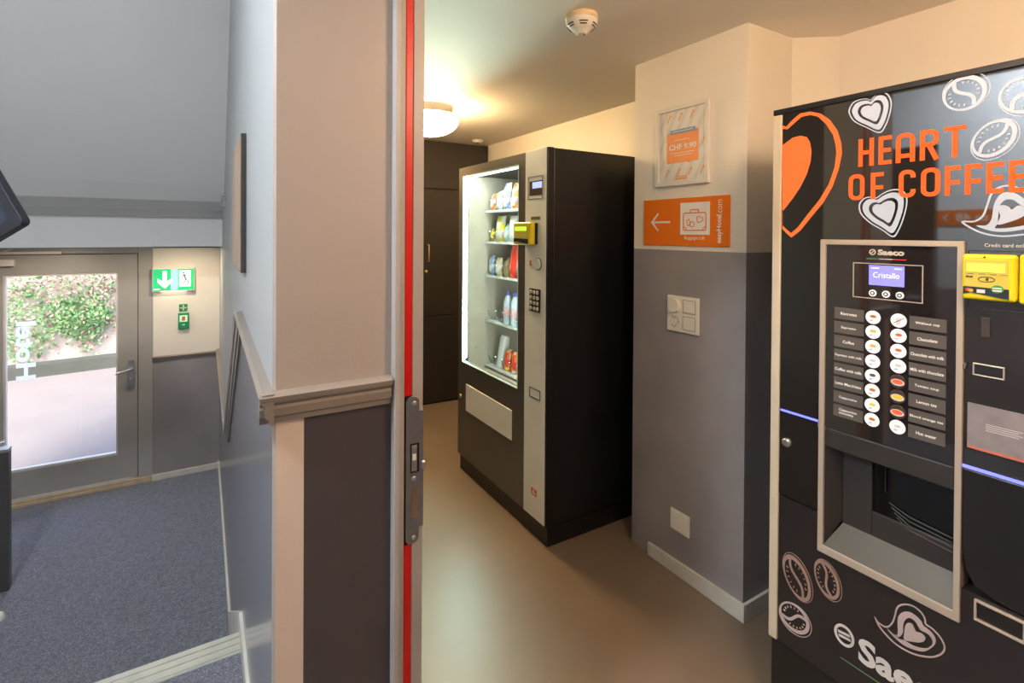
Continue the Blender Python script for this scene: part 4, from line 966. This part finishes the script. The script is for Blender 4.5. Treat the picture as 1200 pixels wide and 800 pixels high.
# stair rail end on the left, white stop on the carpet
RLM = mat('grey_brown_railing_steel', (.075,.07,.07), .35, var=.1)
ra = thing('stair_railing', 'dark steel railing end standing on the hall carpet at the left', 'railing', (-.93, 3.85, LF))
G().box(-.022, .022, -.025, .025, 0, .765).build('post', RLM, ra, bevel=.003)
G().box(-.052, -.036, -.012, .012, .0, .80).build('light_edge_bar', mat('pale_steel_edge', (.55,.60,.63), .35, metal=.4), ra)
G().box(-.60, .022, -.030, .030, .765, .785).build('top_plate', STEEL, ra, bevel=.003)
g = G().tube([(.0,-.005,.82),(-.10,-.02,.79),(-.6,-.05,.74)], .013, 10); g.build('handrail', STEEL, ra)
G().box(-.60, -.55, -.025, .025, 0, .765).build('post', RLM, ra, bevel=.003)
G().tube([(-.03,0,.80),(-.03,0,.782)], .006, 8).build('bracket', STEEL, ra)
ds = thing('door_stop', 'white round floor stop on the hall carpet at the left edge', 'door stop', (-.89, 3.565, LF))
G().lathe([(.030,0),(.030,.010),(.024,.028),(.016,.034)], 24).build('rubber_body', WHITEP, ds)
G().lathe([(.006,.033),(.005,.036)], 12).build('screw', STEEL, ds)

# tilted screen on a bracket, upper left
tv = thing('tilted_screen', 'black framed screen hanging tilted on a bracket above the stairs', 'screen', (0,0,0))
A0 = Vector((-.583, 2.682, 1.470)) ; e1 = (r2*-.86 + u2*-.51).normalized(); e2 = (r2*-.475 + u2*.88).normalized()
e2 = (e2 - e1*e2.dot(e1)).normalized(); e3 = -fw
M_ = Matrix(((e1.x,e3.x,e2.x,A0.x),(e1.y,e3.y,e2.y,A0.y),(e1.z,e3.z,e2.z,A0.z),(0,0,0,1)))
tv.matrix_world = M_
SCB = mat('black_screen_housing', (.030,.032,.040), .35)
o_ = rr(0, .52, 0, .32, .02); i_ = rr(.045, .475, .045, .275, .004)
G().ring(o_, i_, -.022, .014).build('bezel', SCB, tv, bevel=.003)
G().box(.02, .50, -.045, -.020, .02, .30).build('back_cover', SCB, tv, bevel=.01)
G().box(.044, .476, -.012, -.006, .044, .276).build('screen_glass', mat('dark_blue_screen', (.03,.04,.075), .06, ior=1.8), tv)
br = G().tube([(.26,-.04,.16),(.34,-.16,.20),(.75,-.20,.10)], .014, 10).build('bracket_arm', DARKM, tv)

# room sign and an invented dark door on the corridor wall opposite (mirrored in the coffee machine glass)
rs = thing('room_sign', 'orange room number sign on the corridor wall opposite the doorway', 'sign', (-1.5, 1.08, 0), PI/2)
G().box(0, .47, -.006, 0, 1.515, 1.625).build('panel', SO, rs)
lettering('lettering', '11 to 48', SW, rs, .10, .36, 1.545, 1.600, -.0066, bold=.02)
G().stroke([(.405,1.595),(.430,1.571),(.405,1.547)], .009, -.0072, -.0058).build('arrow', SW, rs)
d3 = sempty('door_3', (-1.5, 0, 0), label='dark brown door added in the corridor wall to darken the glass reflection')
DBR = mat('dark_brown_door', (.035,.026,.020), .35)
G().box(0, .03, 1.560, 1.960, 0, 2.05).build('door_leaf', DBR, d3, bevel=.003)
G().box(0, .05, 1.545, 1.575, 0, 2.09).box(0, .05, 1.945, 1.975, 0, 2.09).box(0, .05, 1.545, 1.975, 2.05, 2.09).build('door_frame', DBR, d3)
G().tube([(.03,1.62,1.0),(.07,1.62,1.0),(.07,1.72,1.0)], .009, 8).build('lever', STEEL, d3)

# ------------------------------------------------------------------ lamps outside the view
dome_lamp((.98, .20, CH), 'opal globe ceiling lamp between doorway and coffee machine', .5, (1.0,.66,.39), estr=64., ecol=(1.,.67,.42), globe=True)  # unseen lamp, globe form chosen to throw light onto the ceiling
dome_lamp((-1.0, .95, 2.90), 'landing ceiling lamp above the stair top', 38, (.93,.97,1.0), estr=82., ecol=(.95,.97,1.))  # unseen lamp added so the slope and corridor wall get light
for x, lb in ((-.12,'warm recessed downlight in the beam beside the entrance door'), (-.90,'unseen warm downlight added in the beam to brighten the entrance door')):  # the second downlight is added to light up the door
    hl = thing('recessed_downlight', lb, 'lamp', (x, 4.50, 1.335))
    G().lathe([(.045,0),(.045,-.004),(.036,-.004)], 24).build('trim_ring', STEEL, hl)
    lamp_light('downlight_light', (x, 4.50, 1.328), 4.6, (1.0,.82,.60), .07)
